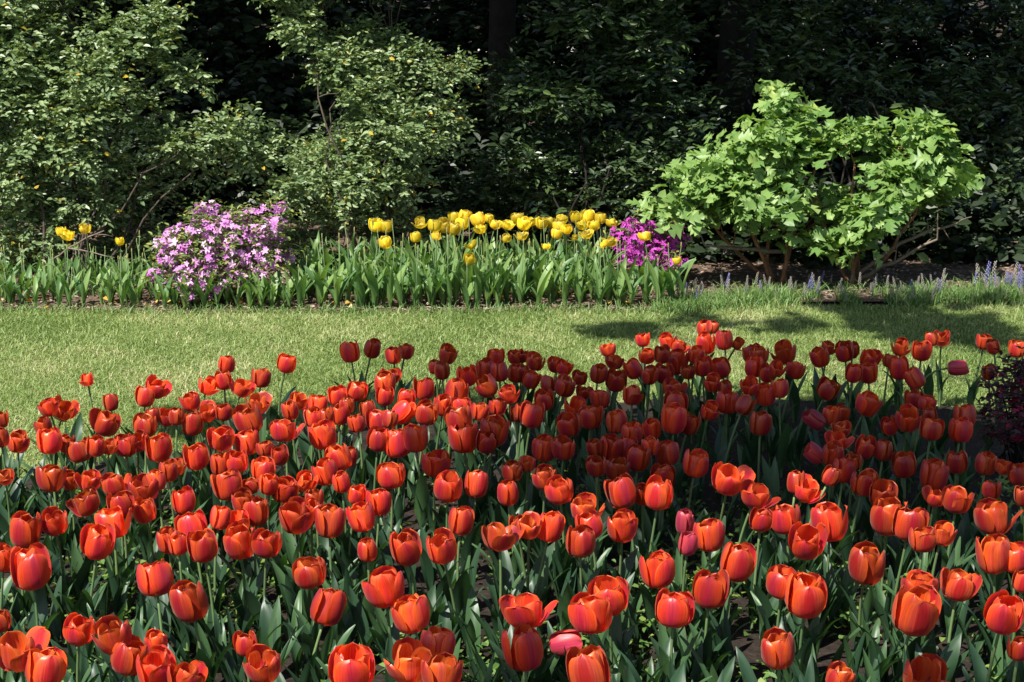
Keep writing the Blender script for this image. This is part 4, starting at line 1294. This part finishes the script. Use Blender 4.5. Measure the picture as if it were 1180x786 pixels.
# ------------------------------------------------------------------ trees and the dark wood behind
def tree(foot, h, r, crown, n_leaf, L, label, lean=(0, 0), group=None):
    root = thing('tree', foot, label, 'tree', group)
    f = np.array(foot)
    mb = MB()
    top = np.array((lean[0], lean[1], h))
    pts = [top * t + np.array((.04 * math.sin(5 * t), .04 * math.cos(4 * t), 0)) for t in np.linspace(0, 1, 9)]
    mb.tube(pts, [r * (1.35 if i == 0 else 1.05 - .06 * i) for i in range(9)], 12)
    for i in range(14):
        b = crown[i % len(crown)]
        limb(mb, pts[4 + i % 5], np.array(b[0]) + np.array(b[1]) * sph(1)[0] * .5 - f, r * .38, r * .08, .06, 7, 7)
    mb.build('trunk', M['bark'], root)
    (V, F, UV), _ = spray_leaves(crown, n_leaf, 6, .22, L, L * .55, .8, .25)
    link('crown', fast_mesh('crown', V - f, F, UV, M['canopy']), root)
    return root

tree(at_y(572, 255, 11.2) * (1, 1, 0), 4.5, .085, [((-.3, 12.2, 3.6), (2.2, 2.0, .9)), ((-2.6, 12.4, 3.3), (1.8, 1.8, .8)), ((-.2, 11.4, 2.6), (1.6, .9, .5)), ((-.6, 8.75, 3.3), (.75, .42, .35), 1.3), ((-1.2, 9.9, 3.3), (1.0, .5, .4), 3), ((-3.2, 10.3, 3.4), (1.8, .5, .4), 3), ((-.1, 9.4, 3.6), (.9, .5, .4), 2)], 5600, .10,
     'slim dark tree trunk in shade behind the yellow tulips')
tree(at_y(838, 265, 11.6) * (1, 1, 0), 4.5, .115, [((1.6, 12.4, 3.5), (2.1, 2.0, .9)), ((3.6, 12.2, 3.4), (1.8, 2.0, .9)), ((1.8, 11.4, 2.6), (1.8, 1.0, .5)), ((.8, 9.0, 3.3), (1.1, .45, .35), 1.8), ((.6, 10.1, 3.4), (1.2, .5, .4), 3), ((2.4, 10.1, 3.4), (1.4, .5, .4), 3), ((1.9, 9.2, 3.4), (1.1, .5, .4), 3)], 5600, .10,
     'thicker dark tree trunk in shade behind the light green lobed shrub')

wood = [((x, 12.9 + .4 * math.sin(x), .75 + .2 * math.sin(2.3 * x)), (.75, .5, .95)) for x in np.linspace(-5, 1.6, 12)] + \
       [((x, 12.9 + .3 * math.sin(3 * x), .52 + .07 * math.sin(5 * x)), (.55, .5, .68)) for x in np.linspace(1.9, 5, 9)] + [((x, 12.6, 2.4), (1.2, .6, .7)) for x in np.linspace(-5, 5, 8)] + \
       [((x, 10.9 + .25 * math.sin(4 * x), .22), (.45, .35, .34)) for x in np.linspace(-4, 4.5, 18)] + [((x, 9.5 + .08 * math.sin(7 * x), .10), (.19, .16, .15 + .05 * math.sin(9 * x)), 1.6) for x in np.linspace(.95, 3.4, 14)]
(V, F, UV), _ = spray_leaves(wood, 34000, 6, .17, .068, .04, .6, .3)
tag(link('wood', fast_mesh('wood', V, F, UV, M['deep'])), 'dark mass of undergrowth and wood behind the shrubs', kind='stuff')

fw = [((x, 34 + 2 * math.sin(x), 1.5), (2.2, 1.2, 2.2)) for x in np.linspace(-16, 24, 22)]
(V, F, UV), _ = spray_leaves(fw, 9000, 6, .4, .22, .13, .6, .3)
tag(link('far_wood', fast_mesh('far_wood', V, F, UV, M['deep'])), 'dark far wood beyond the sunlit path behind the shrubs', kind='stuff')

# ------------------------------------------------------------------ the tree whose shade falls over the right of the bed
def shade_clumps(spots, z0, z1):
    """Crown clumps up the sun's direction from places that lie in shade (picture ellipses at flower height)."""
    out = []
    for px, py, rx, ry, m, R, *pz in spots:
        pz = pz[0] if pz else .25
        for _ in range(m):
            a, q = rng.random() * 6.28, math.sqrt(rng.random())
            p = on_z(px + rx * q * math.cos(a), py + ry * q * math.sin(a), pz)
            z = rng.uniform(z0, z1)
            out.append((p + np.array(SUN) * ((z - pz) / SUN.z), (R, R, R * .7), (.19 / R) ** 1.3 * (1 if pz else .42)))
    return out
SPOTS = [(860, 455, 190, 40, 26, .19), (1060, 490, 120, 55, 22, .19), (1000, 425, 150, 25, 10, .19), (720, 520, 80, 26, 6, .17), (640, 425, 90, 20, 7, .15), (900, 515, 110, 20, 7, .15), (1110, 530, 60, 20, 4, .15),
         (1160, 480, 40, 50, 5, .19), (960, 373, 170, 4, 11, .10, 0), (1070, 353, 120, 3, 9, .10, 0), (1090, 388, 90, 4, 7, .11, 0), (745, 381, 45, 3, 4, .09, 0), (240, 408, 170, 8, 8, .10), (450, 400, 80, 7, 6, .10), 
         (560, 525, 60, 12, 3, .11), (1130, 760, 60, 16, 1, .10), (590, 757, 40, 14, 1, .08)]
cl = shade_clumps(SPOTS, 3.4, 4.6)
root = thing('tree', (3.3, -0.3, 0), 'tall tree beside the bed, its crown casting dappled shade over the tulips', 'tree')
f = np.array(root.location)
mb = MB()
pts = [np.array((-.5 * t, .8 * t, 4.6 * t)) for t in np.linspace(0, 1, 9)]
mb.tube(pts, [.2 if i == 0 else .15 - .01 * i for i in range(9)], 12)
for b in cl[::3]:
    limb(mb, pts[5 + rng.integers(0, 4)], b[0] - f, .03, .006, .05, 5, 6)
mb.build('trunk', M['bark'], root)
(V, F, UV), _ = spray_leaves(cl, 4200, 6, .10, .075, .045, .9, .1)
link('crown', fast_mesh('crown', V - f, F, UV, M['canopy']), root)
